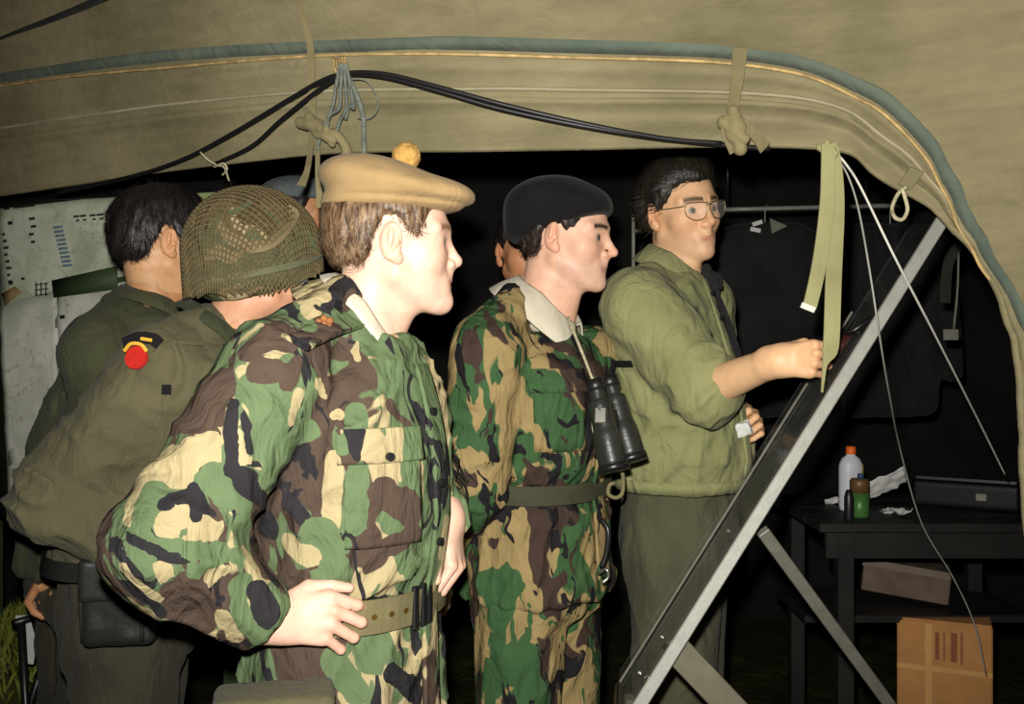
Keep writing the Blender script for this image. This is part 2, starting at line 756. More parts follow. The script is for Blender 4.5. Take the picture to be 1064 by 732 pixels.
def trouser_mesh(loft, legs, h=0.011, amp=0.007, seed=0.0):
    M = aniso((0.3, 0.2, 1), 6.0, 12.0)

    def f(p):
        d = loft.sdf(p)
        for (a, b, c, r) in legs:
            d = smin(d, arm_sdf(p, a, b, c, r), 0.03)
        return d - amp * (ridge(p, M, seed) - 0.55)
    lo = np.array([1e9] * 3)
    hi = -lo
    for (a, b, c, r) in legs:
        for q, rr in zip((a, b, c), r):
            lo = np.minimum(lo, np.asarray(q) - rr - 0.05)
            hi = np.maximum(hi, np.asarray(q) + rr + 0.05)
    mx = loft.rows[:, 3:5].max() + 0.03
    lo = np.minimum(lo, [loft.rows[:, 1].min() - mx, loft.rows[:, 2].min() - mx, loft.rows[0, 0] - 0.03])
    hi = np.maximum(hi, [loft.rows[:, 1].max() + mx, loft.rows[:, 2].max() + mx, loft.rows[-1, 0] + 0.03])
    return surfnet(f, lo, hi, h, 0.03)


# ---- heads
def basis(yaw, pitch=0.0, roll=0.0):
    """columns forward, left, up; yaw>0 turns towards the camera, pitch>0 looks up, roll>0 tips to the wearer's right"""
    f = np.array([math.cos(yaw), -math.sin(yaw), 0])
    l = np.array([math.sin(yaw), math.cos(yaw), 0])
    u = np.array([0, 0, 1.0])
    f2 = f * math.cos(pitch) + u * math.sin(pitch)
    u2 = u * math.cos(pitch) - f * math.sin(pitch)
    l2 = l * math.cos(roll) + u2 * math.sin(roll)
    u3 = u2 * math.cos(roll) - l * math.sin(roll)
    return np.stack([f2, l2, u3], 1)


EAR_R = basis(math.radians(-22), math.radians(-8), 0)


def head_local(q, jaw=1.0, nose=1.0, detail=True):
    s = q.copy()
    s[:, 1] = np.abs(s[:, 1])
    d = ell(q, (-.009, 0, .03), (.100, .076, .088))
    d = smin(d, ell(s, (.040, 0, -.032), (.050, .057, .078)), .03)
    d = smin(d, rcone(s, (-.002, .052, -.055), (.066, .016, -.1), .017 * jaw, .016), .03)
    d = smin(d, sph(q, (.078, 0, -.1), .0165 * jaw), .02)
    if not detail:
        return d
    d = smin(d, sph(s, (.052, .038, -.026), .026), .022)
    d = smin(d, rcone(s, (.0845, .007, .020), (.064, .049, .019), .0112, .0100), .014)
    d = smax(d, -sph(s, (.1015, .034, -.004), .0165), .012)
    d = smin(d, sph(s, (.0715, .031, -.003), .0125), .003)
    d = smin(d, rcone(s, (.0828, .018, .0048), (.0708, .047, .0012), .0056, .0045), .004)
    d = smin(d, rcone(s, (.0790, .020, -.0125), (.0700, .045, -.011), .0036, .003), .006)
    d = smin(d, rcone(q, (.0820, 0, .014), (.1060 * nose, 0, -.029), .0075, .0085), .012)
    d = smin(d, sph(q, (.1075 * nose, 0, -.0325), .0088), .006)
    d = smin(d, sph(s, (.0945, .0115, -.038), .0080), .007)
    d = smin(d, rcone(q, (.098, 0, -.042), (.088, 0, -.060), .006, .009), .010)
    d = smin(d, ell(q, (.074, 0, -.070), (.021, .030, .024)), .014)
    d = smin(d, rcone(s, (.0915, .003, -.0650), (.079, .024, -.0695), .0036, .0025), .005)
    d = smin(d, rcone(s, (.0895, .000, -.0748), (.079, .020, -.0715), .0042, .0025), .005)
    d = smax(d, -rcone(s, (.098, 0, -.0697), (.083, .025, -.0702), .0013, .0012), .003)
    d = smin(d, sph(q, (.080, 0, -.1005), .0145 * jaw), .014)
    # ears
    e = ell(s, (-.010, .080, -.006), (.0185, .0080, .031), EAR_R)
    e = smin(e, ell(s, (.000, .077, -.032), (.010, .007, .012)), .008)
    e = smax(e, -ell(s, (-.008, .0895, -.003), (.0125, .0085, .0235), EAR_R), .003)
    e = smin(e, ell(s, (-.011, .0845, -.001), (.0055, .0045, .0165), EAR_R), .003)
    e = smax(e, -sph(s, (-.001, .0850, -.010), .0055), .003)
    d = smin(d, e, .006)
    return d


def head_colour(q, skin, lip, brow, eye, shade=None):
    n = len(q)
    c = np.tile(v3(skin), (n, 1))
    ay = np.abs(q[:, 1])
    # warm cheeks, nose and ears
    def blend(w, col):
        nonlocal c
        w = np.clip(w, 0, 1)[:, None]
        c = c * (1 - w) + v3(col) * w
    red = v3(skin) * v3((0.98, 0.80, 0.74))
    ck = np.stack([q[:, 0] - .07, ay - .038, q[:, 2] + .03], 1)
    blend(0.55 * np.exp(-(np.linalg.norm(ck, axis=1) / .022) ** 2), red)
    blend(0.6 * np.exp(-(np.linalg.norm(q - v3((.113, 0, -.038)), axis=1) / .014) ** 2), red)
    blend(0.5 * (ay > .078), red)
    lipw = (np.abs(q[:, 2] + .0700) < .0068) & (ay < .023 - (np.abs(q[:, 2] + .0697) * .6)) & (q[:, 0] > .083)
    blend(0.75 * lipw, lip)
    bw = np.exp(-((q[:, 2] - .0225 + (ay - .03) ** 2 * 6) / .0052) ** 2) * (ay > .011) * (ay < .052) * (q[:, 0] > .045)
    blend(1.3 * bw, brow)
    ev = np.stack([q[:, 0] - .0725, ay - .031, q[:, 2] + .003], 1)
    er = np.linalg.norm(ev, axis=1)
    ew = (er < .0136) & (q[:, 0] > .0775) & (np.abs(q[:, 2] + .003) < .0075)
    blend(1.0 * ew, (0.30, 0.26, 0.23))
    ir = ew & (np.hypot(q[:, 1] * np.sign(q[:, 1]) - .031, q[:, 2] + .003) < .0072)
    blend(1.0 * ir, eye)
    if shade is not None:     # stubble shadow of a shaved beard
        bz = np.clip((-.045 - q[:, 2]) / .02, 0, 1) * (q[:, 0] > .0) * (q[:, 2] > -.125)
        blend(0.35 * bz, shade)
    return c


# ---- hands: X towards the knuckles, Y towards the thumb, N out of the back of the hand
def hand_parts(w, X, N, Y, curls, dev=(0.08, 0.0, -0.06, -0.14), thumb=((.02, .028, -.012), (.055, .052, -.018), (.085, .058, -.02), (.108, .056, -.024)), s=1.0):
    X = np.asarray(X, float)
    X /= np.linalg.norm(X)
    N = np.asarray(N, float)
    N = N - X * (N @ X)
    N /= np.linalg.norm(N)
    Yc = np.cross(N, X)
    if Yc @ np.asarray(Y, float) < 0:
        Yc = -Yc
    w = np.asarray(w, float)

    def L(v):
        return w + s * (X * v[0] + Yc * v[1] + N * v[2])
    mcp = [(.088, .030, .0), (.092, .010, .003), (.087, -.011, .001), (.078, -.030, -.004)]
    ln = [(.045, .027, .022), (.050, .031, .023), (.046, .029, .023), (.036, .022, .020)]
    rad = [(.0098, .0088, .0078, .0066), (.0100, .0090, .0080, .0068), (.0096, .0086, .0076, .0064), (.0086, .0076, .0068, .0058)]
    chains = []
    for i in range(4):
        p = np.array(mcp[i])
        pts = [L(p)]
        a = 0.0
        d0 = np.array([math.cos(dev[i]), math.sin(dev[i]), 0])
        for j in range(3):
            a += math.radians(curls[i][j])
            p = p + ln[i][j] * (d0 * math.cos(a) + np.array([0, 0, -1.0]) * math.sin(a))
            pts.append(L(p))
        chains.append((pts, rad[i]))
    tp = [L(t) for t in thumb]
    chains.append((tp, (.015, .0115, .0098, .0078)))

    def f(p):
        d = rcone(p, L((-.02, .006, -.004)), L((.02, .008, -.004)), .026 * s, .025 * s)
        d = smin(d, rcone(p, L((-.02, -.010, -.004)), L((.02, -.012, -.004)), .024 * s, .023 * s), .01)
        for i in range(4):
            m = mcp[i]
            d = smin(d, rcone(p, L((.015, m[1] * .6, -.004)), L((m[0] - .006, m[1], m[2] - .004)), .016 * s, .0125 * s), .012 * s)
        d = smin(d, rcone(p, L((.02, .02, -.012)), tp[1], .017 * s, .012 * s), .012 * s)
        for pts, r in chains:
            g = None
            for j in range(3):
                q = rcone(p, pts[j], pts[j + 1], r[j] * s, r[j + 1] * s)
                g = q if g is None else smin(g, q, .003)
            d = smin(d, g, .0035)
        return d
    allp = np.vstack([np.array(pts) for pts, _ in chains] + [w[None]])
    return f, allp.min(0) - .03, allp.max(0) + .03, chains


def nails(chains, skip=()):
    return


def make_body(root, head, neck_base, torso, arms, legs, hands, skin, headkw=None, colours=None, neck_r=(.056, .064), mat=None, head_h=.0026):
    """one continuous figure under the clothes: head, neck, trunk, limbs, hands"""
    o, R, s = head['o'], head['R'], head.get('s', 1.0)
    headkw = headkw or {}
    nt = o + R @ np.array([-.030, 0, -.055]) * s
    tp = torso.rows[-1]

    def neckf(p):
        d = rcone(p, nt, neck_base, neck_r[0], neck_r[1])
        thr = o + R @ np.array([.028, 0, -.085]) * s
        d = smin(d, rcone(p, thr, np.asarray(neck_base) + R @ np.array([.03, 0, .0]), .026, .034), .03)
        return d

    def fh(p):
        q = ((p - v3(o)) @ v3(R)) / s
        return smin(head_local(q, **headkw) * s, neckf(p), .022)
    c8 = np.array([[x, y, z] for x in (-.13, .14) for y in (-.11, .11) for z in (-.14, .14)]) * s
    w8 = c8 @ R.T + o
    lo = w8.min(0)
    hi = w8.max(0)
    lo[2] = min(lo[2], neck_base[2] - 0.02)
    lo[:2] = np.minimum(lo[:2], np.asarray(neck_base)[:2] - .09)
    hi[:2] = np.maximum(hi[:2], np.asarray(neck_base)[:2] + .09)
    hv, hq = surfnet(fh, lo, hi, head_h, 0.006)
    ql = ((hv - o) @ R) / s
    hc = head_colour(ql, **colours)
    below = ql[:, 2] < -.118
    hc[below] = v3(skin)

    def fb(p):
        d = torso.sdf(p, -0.028)
        d = smin(d, rcone(p, nt, np.asarray(neck_base) - [0, 0, .08], neck_r[0] - .004, neck_r[1]), .03)
        for a in arms:
            d = smin(d, arm_sdf(p, a[0], a[1], a[2], a[3], cut=False), .03)
        for a in legs:
            d = smin(d, arm_sdf(p, a[0], a[1], a[2], a[3], cut=False), .03)
        return d
    lo = torso.rows[:, [1, 2]].min(0) - .26
    hi = torso.rows[:, [1, 2]].max(0) + .26
    lo = np.array([lo[0], lo[1], 0.03])
    hi = np.array([hi[0], hi[1], neck_base[2] + .06])
    for a in list(arms) + list(legs):
        for q, r in zip(a[:3], a[3]):
            lo = np.minimum(lo, np.asarray(q) - r - .02)
            hi = np.maximum(hi, np.asarray(q) + r + .02)
    bv, bq = surfnet(fb, lo, hi, 0.016, 0.03)
    parts = [(hv, hq), (bv, bq)]
    cols = [hc, np.tile(v3(skin), (len(bv), 1))]
    for hd in hands:
        f, l, h2, ch = hand_parts(**hd['spec'])
        if 'fore' in hd:
            e, w, r0, r1 = hd['fore']
            f0 = f

            def f(p, f0=f0, e=e, w=w, r0=r0, r1=r1):
                return smin(f0(p), rcone(p, e, w, r0, r1), .02)
            l = np.minimum(l, np.asarray(e) - .03)
            h2 = np.maximum(h2, np.asarray(e) + .03)
            l = np.minimum(l, np.asarray(w) - .05)
            h2 = np.maximum(h2, np.asarray(w) + .05)
        v, q = surfnet(f, l, h2, hd.get('h', .0026), .006)
        parts.append((v, q))
        col = np.tile(v3(skin), (len(v), 1))
        # knuckles and finger ends run redder, nails paler
        for pts, r in ch:
            for j in (0, 1):
                w_ = np.exp(-(np.linalg.norm(v - v3(pts[j]), axis=1) / .012) ** 2)[:, None] * .45
                col = col * (1 - w_) + v3(skin) * v3((.95, .72, .66)) * w_
            w_ = np.exp(-(np.linalg.norm(v - v3(pts[-1]), axis=1) / .010) ** 2)[:, None] * .5
            col = col * (1 - w_) + v3(skin) * v3((.98, .76, .70)) * w_
        cols.append(col)
    V, Q = join(parts)
    me = new_mesh('body', V, Q)
    set_col(me, np.vstack(cols))
    return put('body', me, mat, root)


def local_mesh(f, lo, hi, h, head, margin=0.008):
    global LAST
    V, Q = surfnet(f, lo, hi, h, margin)
    LAST = (V.copy(), f)
    s = head.get('s', 1.0)
    return (V * s) @ head['R'].T + head['o'], Q


def hair_fn(hl_x, hl_z, grow=.007, amp=.002, top=0.0, freq=70, side=0.0, mess=0.0):
    def f(q):
        s = q.copy()
        s[:, 1] = np.abs(s[:, 1])
        d = ell(q, (-.014, 0, .03), (.099 + grow, .077 + grow + side, .089 + grow))
        if top:
            d = smin(d, ell(q, (.015, 0, .075 + top * .3), (.075, .062, .04 + top)), .02)
            d = smin(d, ell(q, (-.05, 0, .0), (.066, .066, .06)), .02)
        hl = np.interp(q[:, 0], hl_x, hl_z)
        hl = hl + .007 * perlin(q * v3((150, 150, 40)) + 9.1) + .004 * perlin(q * v3((60, 60, 30)))
        d = d + .0085 * np.clip(1 - (q[:, 2] - hl) / .03, 0, 1) ** 2
        d = smax(d, (hl - q[:, 2]) * .6, .005)
        n = perlin(q * v3((freq, freq * .9, freq * .3)))
        n2 = perlin(q * v3((34, 38, 16)) + 4.4) + .5 * perlin(q * v3((70, 70, 26)) + 1.4)
        return d - amp * n - mess * n2
    return f


def strands(hair, head, mat, n=2600, L=.03, sweep=(0, 0, 0), crown=(-.035, 0, .125), lift=.003, w=.0014, seed=1, keep=None):
    """loose locks lying on the hair mass, combed away from the crown"""
    Vl, f = LAST
    rs = np.random.RandomState(seed)
    if keep is not None:
        Vl = Vl[keep(Vl)]
    n = min(n, len(Vl))
    p0 = Vl[rs.choice(len(Vl), n, replace=False)]
    p0 = p0[np.linalg.norm(p0 - v3((0, 0, .02)), axis=1) > .06]
    n = len(p0)
    e = .002
    g = np.stack([f(p0 + v3(d)) - f(p0 - v3(d)) for d in ((e, 0, 0), (0, e, 0), (0, 0, e))], 1)
    g /= np.linalg.norm(g, axis=1)[:, None] + 1e-9
    t = p0 - v3(crown) + v3(sweep) * .1 + rs.normal(scale=.018, size=(n, 3))
    t -= g * (t * g).sum(1)[:, None]
    t /= np.linalg.norm(t, axis=1)[:, None] + 1e-9
    s = np.cross(t, g)
    l = (L * rs.uniform(.5, 1.2, n))[:, None]
    up = (lift * rs.uniform(.2, 1.4, n))[:, None]
    P0 = p0 - g * .002
    P1 = p0 + t * l * .5 + g * up
    P2 = p0 + t * l + g * (up * .3 - l * l * 2.2)
    V = np.stack([P0 - s * w / 2, P0 + s * w / 2, P1 + s * w / 2, P1 - s * w / 2, P2], 1).reshape(-1, 3)
    V = (V * head.get('s', 1.0)) @ head['R'].T + head['o']
    k = np.arange(n) * 5
    tri = np.concatenate([np.stack([k, k + 1, k + 2], 1), np.stack([k, k + 2, k + 3], 1), np.stack([k + 3, k + 2, k + 4], 1)])
    o = put('hair_locks', new_mesh('hair_locks', V, tri), mat, hair)
    o['kind'] = 'stuff'
    return o


def collar(ctr, R, ra, rb, stand, fall, gap, tip, n=40, flare=.018, t=.003, back_lift=0.012, gap_l=None):
    """folded shirt collar around the neck. R: forward,left,up. gap: half opening angle at the front"""
    gl = gap if gap_l is None else gap_l
    A = np.linspace(-math.pi + 0, math.pi, n) * 1.0
    A = np.linspace(gap, 2 * math.pi - gl, n)
    V = []
    for a in A:
        front = max(0.0, math.cos(a))
        back = max(0.0, -math.cos(a))
        e = min(abs(a - gap), abs(a - (2 * math.pi - gl)))
        pt = max(0, 1 - e / 0.55)
        lift = back_lift * back * 2 - 0.03 * front
        c, s_ = math.cos(a), math.sin(a)
        prof = [(0.000, -0.055), (0.002, stand * .6), (0.006, stand), (0.012, stand * .92),
                (0.012 + flare * .6, stand * .92 - fall * .55 - tip * pt * .5),
                (0.012 + flare, stand * .92 - fall - tip * pt)]
        for (dr, dz) in prof:
            V.append(np.array([(ra + dr + (tip * .25 * pt if dr > .02 else 0)) * c, -(rb + dr) * s_, dz + lift]))
    V = np.array(V) @ R.T + ctr
    k = 6
    Fc = []
    for i in range(n - 1):
        for j in range(k - 1):
            Fc.append((i * k + j, i * k + j + 1, (i + 1) * k + j + 1, (i + 1) * k + j))
    return new_mesh('collar', V, Fc)


def solid(o, t, offset=0.0):
    m = o.modifiers.new('thick', 'SOLIDIFY')
    m.thickness = t
    m.offset = offset
    return o


def depth_at(V, px, py, rad=5.0):
    """distance of the front of a garment at a pixel"""
    x = 532 + V[:, 0] / V[:, 1] * F
    y = 366 - (V[:, 2] - CAMZ) / V[:, 1] * F
    m = (np.abs(x - px) < rad) & (np.abs(y - py) < rad)
    return float(V[m, 1].min()) if m.any() else 2.0


def boots(root, feet, fwd, mat):
    fx = np.array([fwd[0], fwd[1], 0])
    for (x, y) in feet:
        b = np.array([x, y, 0])

        def f(p):
            d = rcone(p, b + [0, 0, .07], b + [0, 0, .24], .052, .056)
            d = smin(d, rcone(p, b + [0, 0, .05] - fx * .03, b + [0, 0, .045] + fx * .15, .045, .042), .03)
            return smax(d, -p[:, 2] + .0, .004)
        lo = np.minimum(b - .1, b + fx * .15 - .1)
        hi = np.maximum(b + .1, b + fx * .15 + .1)
        hi[2] = .34
        lo[2] = -.02
        V, Q = surfnet(f, lo, hi, .012, .01)
        put('boot', new_mesh('boot', V, Q), mat, root)


# ================================================================== materials used
SKIN = attr_mat('skin', 0.5, 0.12)
M_canvas_t = NT('tent_canvas', 0.92, 0, 0.1)
_v = M_canvas_t.coords()
_n1 = M_canvas_t.noise(_v, 2.2, 5, 0.6)
_n2 = M_canvas_t.noise(M_canvas_t.coords(scale=(1, 1, 6)), 9, 4, 0.6)
_c = M_canvas_t.ramp(_n1.outputs['Fac'], [(0.3, srgb(112, 105, 78)), (0.55, srgb(135, 126, 96)), (0.75, srgb(146, 137, 105))])
_d = M_canvas_t.ramp(_n2.outputs['Fac'], [(0.3, (0.82, 0.82, 0.82)), (0.65, (1, 1, 1))])
M_canvas_t.color(M_canvas_t.mix(1.0, _c, _d, 'MULTIPLY'))
_b = M_canvas_t.bump(M_canvas_t.noise(_v, 14, 4, 0.55, 0.8).outputs['Fac'], 0.35, 0.012)
M_canvas_t.bump(M_canvas_t.noise(_v, 600, 2).outputs['Fac'], 0.3, 0.0015, _b)
M_CANVAS = M_canvas_t.m
M_BAND = cloth('faded_green_webbing', srgb(98, 106, 92), srgb(76, 86, 76), wrinkle=0.3)
M_CORD = simple('yellow_piping_cord', srgb(172, 146, 96), 0.7, var=0.35, vscale=40, bump=0.4)
M_TAPE = cloth('olive_cotton_tape', srgb(128, 118, 84), srgb(106, 98, 70), wrinkle=0.3)
M_STRAP = cloth('pale_olive_webbing', srgb(150, 146, 104), srgb(128, 124, 86), wrinkle=0.15)
M_ROPE = simple('pale_rope', srgb(168, 160, 130), 0.8, var=0.3, vscale=60, bump=0.5)
M_BLUEROPE = simple('grey_blue_cord', srgb(104, 110, 100), 0.8, var=0.3, vscale=60, bump=0.5)
M_WHITECORD = simple('white_guy_cord', srgb(205, 202, 190), 0.7, var=0.1)
M_GREYCORD = simple('grey_guy_cord', srgb(150, 150, 140), 0.7, var=0.2)
M_CABLE = simple('black_rubber_cable', srgb(22, 21, 22), 0.45, var=0.1, spec=0.4)
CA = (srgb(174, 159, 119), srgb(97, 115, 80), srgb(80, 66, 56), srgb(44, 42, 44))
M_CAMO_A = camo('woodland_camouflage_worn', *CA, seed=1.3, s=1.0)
M_CAMO_P = camo('woodland_camouflage_jacket', *CA, seed=1.3, s=1.0, painted=True)
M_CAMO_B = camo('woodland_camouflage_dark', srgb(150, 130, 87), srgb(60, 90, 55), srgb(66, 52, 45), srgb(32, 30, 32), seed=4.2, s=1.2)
M_OLIVE = cloth('olive_drab_shirt', srgb(98, 93, 68), srgb(80, 77, 56))
M_OLIVE_D = cloth('dark_olive_jacket', srgb(72, 74, 52), srgb(58, 60, 42))
M_GREEN = cloth('light_olive_smock', srgb(142, 142, 98), srgb(124, 126, 84))
M_TROUSER = cloth('dark_olive_trousers', srgb(86, 84, 64), srgb(70, 68, 52))
M_TROUSER_D = cloth('grey_olive_trousers', srgb(66, 64, 50), srgb(52, 50, 40))
M_DARKCLOTH = cloth('near_black_cloth', srgb(40, 40, 38), srgb(30, 30, 30))
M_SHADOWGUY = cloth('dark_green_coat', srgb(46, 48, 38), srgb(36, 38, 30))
M_COLLAR_OL = cloth('olive_collar_edge', srgb(64, 70, 48), srgb(54, 60, 40))
M_SHIRT = cloth('cream_white_shirt', srgb(214, 206, 186), srgb(196, 188, 166), wrinkle=0.2)
M_TAN = cloth('tan_wool', srgb(166, 139, 98), srgb(154, 128, 88), weave=300, wrinkle=0.25, wscale=10)
M_POM = simple('ochre_wool_pompom', srgb(178, 138, 74), 0.95, var=0.25, vscale=90, bump=0.6, bscale=260)
M_BLACKWOOL = cloth('black_wool', srgb(27, 25, 26), srgb(22, 21, 22), weave=300, wrinkle=0.2)
M_LEATHER = simple('black_leather', srgb(38, 40, 36), 0.35, var=0.2, bump=0.15, bscale=90, spec=0.5)
M_BOOT = simple('black_boot_leather', srgb(24, 22, 21), 0.4, var=0.2)
M_WEB = simple('khaki_web_belt', srgb(112, 104, 72), 0.8, var=0.15, vscale=30, bump=0.4, bscale=400)
M_WEB_D = simple('dark_green_web_belt', srgb(62, 62, 44), 0.8, var=0.15, vscale=30, bump=0.4, bscale=400)
M_BRASS = simple('brass_eyelet', srgb(170, 130, 60), 0.35, 0.9)
M_BLACKMETAL = simple('black_painted_metal', srgb(26, 26, 27), 0.35, 0.2, spec=0.6)
M_STEEL = simple('bare_steel', srgb(170, 168, 158), 0.3, 0.9)
M_ALU = simple('scuffed_aluminium', srgb(150, 149, 140), 0.5, 0.3, var=0.08, vscale=50, bump=0.06, bscale=160)
M_ALU_D = simple('dull_grey_metal_leg', srgb(120, 118, 106), 0.55, 0.3, var=0.15, vscale=30)
M_BLACKPANEL = simple('black_board_face', srgb(14, 14, 14), 0.5, var=0.25, vscale=6, spec=0.2)
M_WOODDARK = simple('dark_stained_wood', srgb(32, 30, 27), 0.6, var=0.25, vscale=8)
M_RED = cloth('red_felt_badge', srgb(200, 44, 34), srgb(180, 36, 28), wrinkle=0.2)
M_YELLOW = simple('yellow_thread', srgb(206, 160, 50), 0.7, var=0.1)
M_ORANGE = simple('orange_brown_thread', srgb(140, 92, 52), 0.8, var=0.2, vscale=60)
M_PAPER = simple('white_paper', srgb(214, 214, 208), 0.7, var=0.06, vscale=30, bump=0.2, bscale=60)
M_HAIR_A = hair_mat('black_hair', srgb(20, 17, 17), srgb(40, 34, 33))
M_HAIR_C = hair_mat('brown_grey_hair', srgb(62, 44, 30), srgb(142, 116, 88))
M_HAIR_D = hair_mat('dark_brown_hair', srgb(26, 20, 18), srgb(66, 54, 48))
M_HAIR_E = hair_mat('black_brown_hair', srgb(24, 20, 16), srgb(48, 42, 32))
M_BLACKPLASTIC = simple('black_plastic', srgb(24, 24, 25), 0.4, var=0.1, spec=0.5)

# ================================================================== the setting
# ground of trodden earth and grass, with a bank on the left
M_GROUND_T = NT('trodden_grass', 0.95, 0, 0.1)
_v = M_GROUND_T.coords()
_n = M_GROUND_T.noise(_v, 6, 6, 0.65)
M_GROUND_T.color(M_GROUND_T.ramp(_n.outputs['Fac'], [(0.35, srgb(40, 36, 24)), (0.55, srgb(58, 58, 32)), (0.72, srgb(82, 86, 42))]))
M_GROUND_T.bump(M_GROUND_T.noise(_v, 40, 5).outputs['Fac'], 0.8, 0.03)


def ground_z(x, y):
    return 0.56 * np.exp(-(((x + 1.62) / 0.34) ** 4 + ((y - 3.05) / 0.42) ** 4))


xs = np.linspace(-4, 3.2, 97)
ys = np.linspace(-1.2, 6.2, 97)
X, Y = np.meshgrid(xs, ys, indexing='ij')
Z = ground_z(X, Y) + 0.0
V = np.stack([X, Y, Z], -1).reshape(-1, 3)
nx, ny = X.shape
I = np.arange(nx * ny).reshape(nx, ny)
Q = np.stack([I[:-1, :-1], I[1:, :-1], I[1:, 1:], I[:-1, 1:]], -1).reshape(-1, 4)
put('floor', new_mesh('floor', V, Q), M_GROUND_T.m, kind='structure')

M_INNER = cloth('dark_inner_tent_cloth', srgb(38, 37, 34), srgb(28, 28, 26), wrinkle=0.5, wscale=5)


def sheet(name, o, ux, uy, nx_, ny_, amp, mat, seed=0.0):
    o, ux, uy = map(np.asarray, (o, ux, uy))
    n = np.cross(ux, uy)
    n = n / np.linalg.norm(n)
    u, v = np.meshgrid(np.linspace(0, 1, nx_), np.linspace(0, 1, ny_), indexing='ij')
    Pp = o + u[..., None] * ux + v[..., None] * uy
    Pp = Pp.reshape(-1, 3)
    Pp = Pp + n * (amp * perlin(Pp * 2.3 + seed))[:, None]
    I = np.arange(nx_ * ny_).reshape(nx_, ny_)
    Q = np.stack([I[:-1, :-1], I[1:, :-1], I[1:, 1:], I[:-1, 1:]], -1).reshape(-1, 4)
    ob = put(name, new_mesh(name, Pp, Q), mat, kind='structure')
    solid(ob, 0.01)
    return ob


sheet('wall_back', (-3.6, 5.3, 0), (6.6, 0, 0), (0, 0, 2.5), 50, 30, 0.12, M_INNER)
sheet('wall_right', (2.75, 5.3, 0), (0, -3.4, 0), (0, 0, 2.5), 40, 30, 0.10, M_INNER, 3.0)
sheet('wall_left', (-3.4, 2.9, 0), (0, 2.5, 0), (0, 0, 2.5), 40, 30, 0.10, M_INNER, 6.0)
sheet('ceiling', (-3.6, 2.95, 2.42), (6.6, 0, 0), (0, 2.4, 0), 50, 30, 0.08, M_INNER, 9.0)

# ---- canvas front of the tent with its arched opening
HEM = [(-260, 240, 3.15), (-120, 222, 2.85), (0, 204, 2.6), (100, 189, 2.42), (200, 175, 2.28), (330, 161, 2.12), (480, 157.5, 2.02),
       (620, 154.5, 1.97), (740, 151.5, 1.95), (830, 153, 1.93), (880, 159, 1.92), (905, 179, 1.9), (940, 201, 1.88),
       (970, 218, 1.86), (990, 239, 1.85), (1019, 272, 1.83), (1036, 302, 1.81), (1046, 335, 1.8), (1055, 370, 1.78),
       (1060, 420, 1.76), (1063, 500, 1.74), (1067, 600, 1.72), (1072, 740, 1.7), (1080, 1040, 1.65)]
BND = [(-270, 110), (-125, 97), (0, 81), (100, 68), (200, 57), (330, 48.5), (480, 46.5), (620, 51), (745, 55), (825, 65), (880, 84), (922, 109),
       (957, 141), (984, 185), (1003, 225), (1024, 266), (1046, 300), (1062, 335), (1074, 370), (1084, 420), (1090, 500), (1096, 600),
       (1104, 740), (1115, 1040)]
OUT = [(-280, -30), (-130, -50), (0, -60), (105, -64), (205, -66), (335, -68), (480, -70), (620, -72), (750, -74), (850, -76), (940, -74),
       (1020, -66), (1085, -40), (1140, 10), (1180, 90), (1210, 180), (1228, 260), (1240, 330), (1250, 380), (1258, 440),
       (1264, 520), (1270, 620), (1280, 760), (1300, 1060)]
OUT2 = [(-300, -330), (-140, -350), (0, -360), (110, -360), (210, -362), (340, -364), (480, -366), (620, -368), (760, -370), (880, -370),
        (1020, -360), (1180, -330), (1330, -260), (1450, -150), (1540, 0), (1600, 140), (1630, 240), (1650, 320), (1660, 380),
        (1670, 440), (1680, 540), (1690, 640), (1700, 780), (1720, 1080)]
hemp = np.array(HEM)
rows3 = [np.array([P(x, y, d) for (x, y, d) in HEM]),
         np.array([P(x, y, h[2] - 0.11 * min(1, math.hypot(x - h[0], y - h[1]) / 100)) for (x, y), h in zip(BND, HEM)]),
         np.array([P(x, y, h[2] - 0.30) for (x, y), h in zip(OUT, HEM)]),
         np.array([P(x, y, h[2] - 0.78) for (x, y), h in zip(OUT2, HEM)])]
rows3 = [catmull(r, 10) for r in rows3]
NU = len(rows3[0])


def canv(v):
    """row of canvas points at v: 0 hem, 1 green band, 2, 3 far out"""
    i = min(int(v), 2)
    t = v - i
    p0 = rows3[max(i - 1, 0)] if i > 0 else 2 * rows3[0] - rows3[1]
    p1, p2 = rows3[i], rows3[i + 1]
    p3 = rows3[i + 2] if i + 2 < 4 else 2 * rows3[3] - rows3[2]
    cr = 0.5 * ((2 * p1) + (-p0 + p2) * t + (2 * p0 - 5 * p1 + 4 * p2 - p3) * t * t + (-p0 + 3 * p1 - 3 * p2 + p3) * t ** 3)
    ln = p1 + (p2 - p1) * t
    return 0.35 * cr + 0.65 * ln


def canv_disp(Pts, v):
    n = 0.014 * perlin(Pts * v3((2.0, 2.0, 6.0))) + 0.008 * perlin(Pts * v3((5, 5, 15)) + 3.1) + 0.022 * np.maximum(0, perlin(Pts * v3((1.2, 1.2, 17)) + 8.0))
    # a long doubled seam and a soft fold between hem and band
    n = n + 0.014 * math.exp(-((v - 0.47) / 0.025) ** 2) - 0.006 * math.exp(-((v - 0.36) / 0.05) ** 2)
    n = n + 0.006 * math.exp(-((v - 0.78) / 0.05) ** 2)
    return n


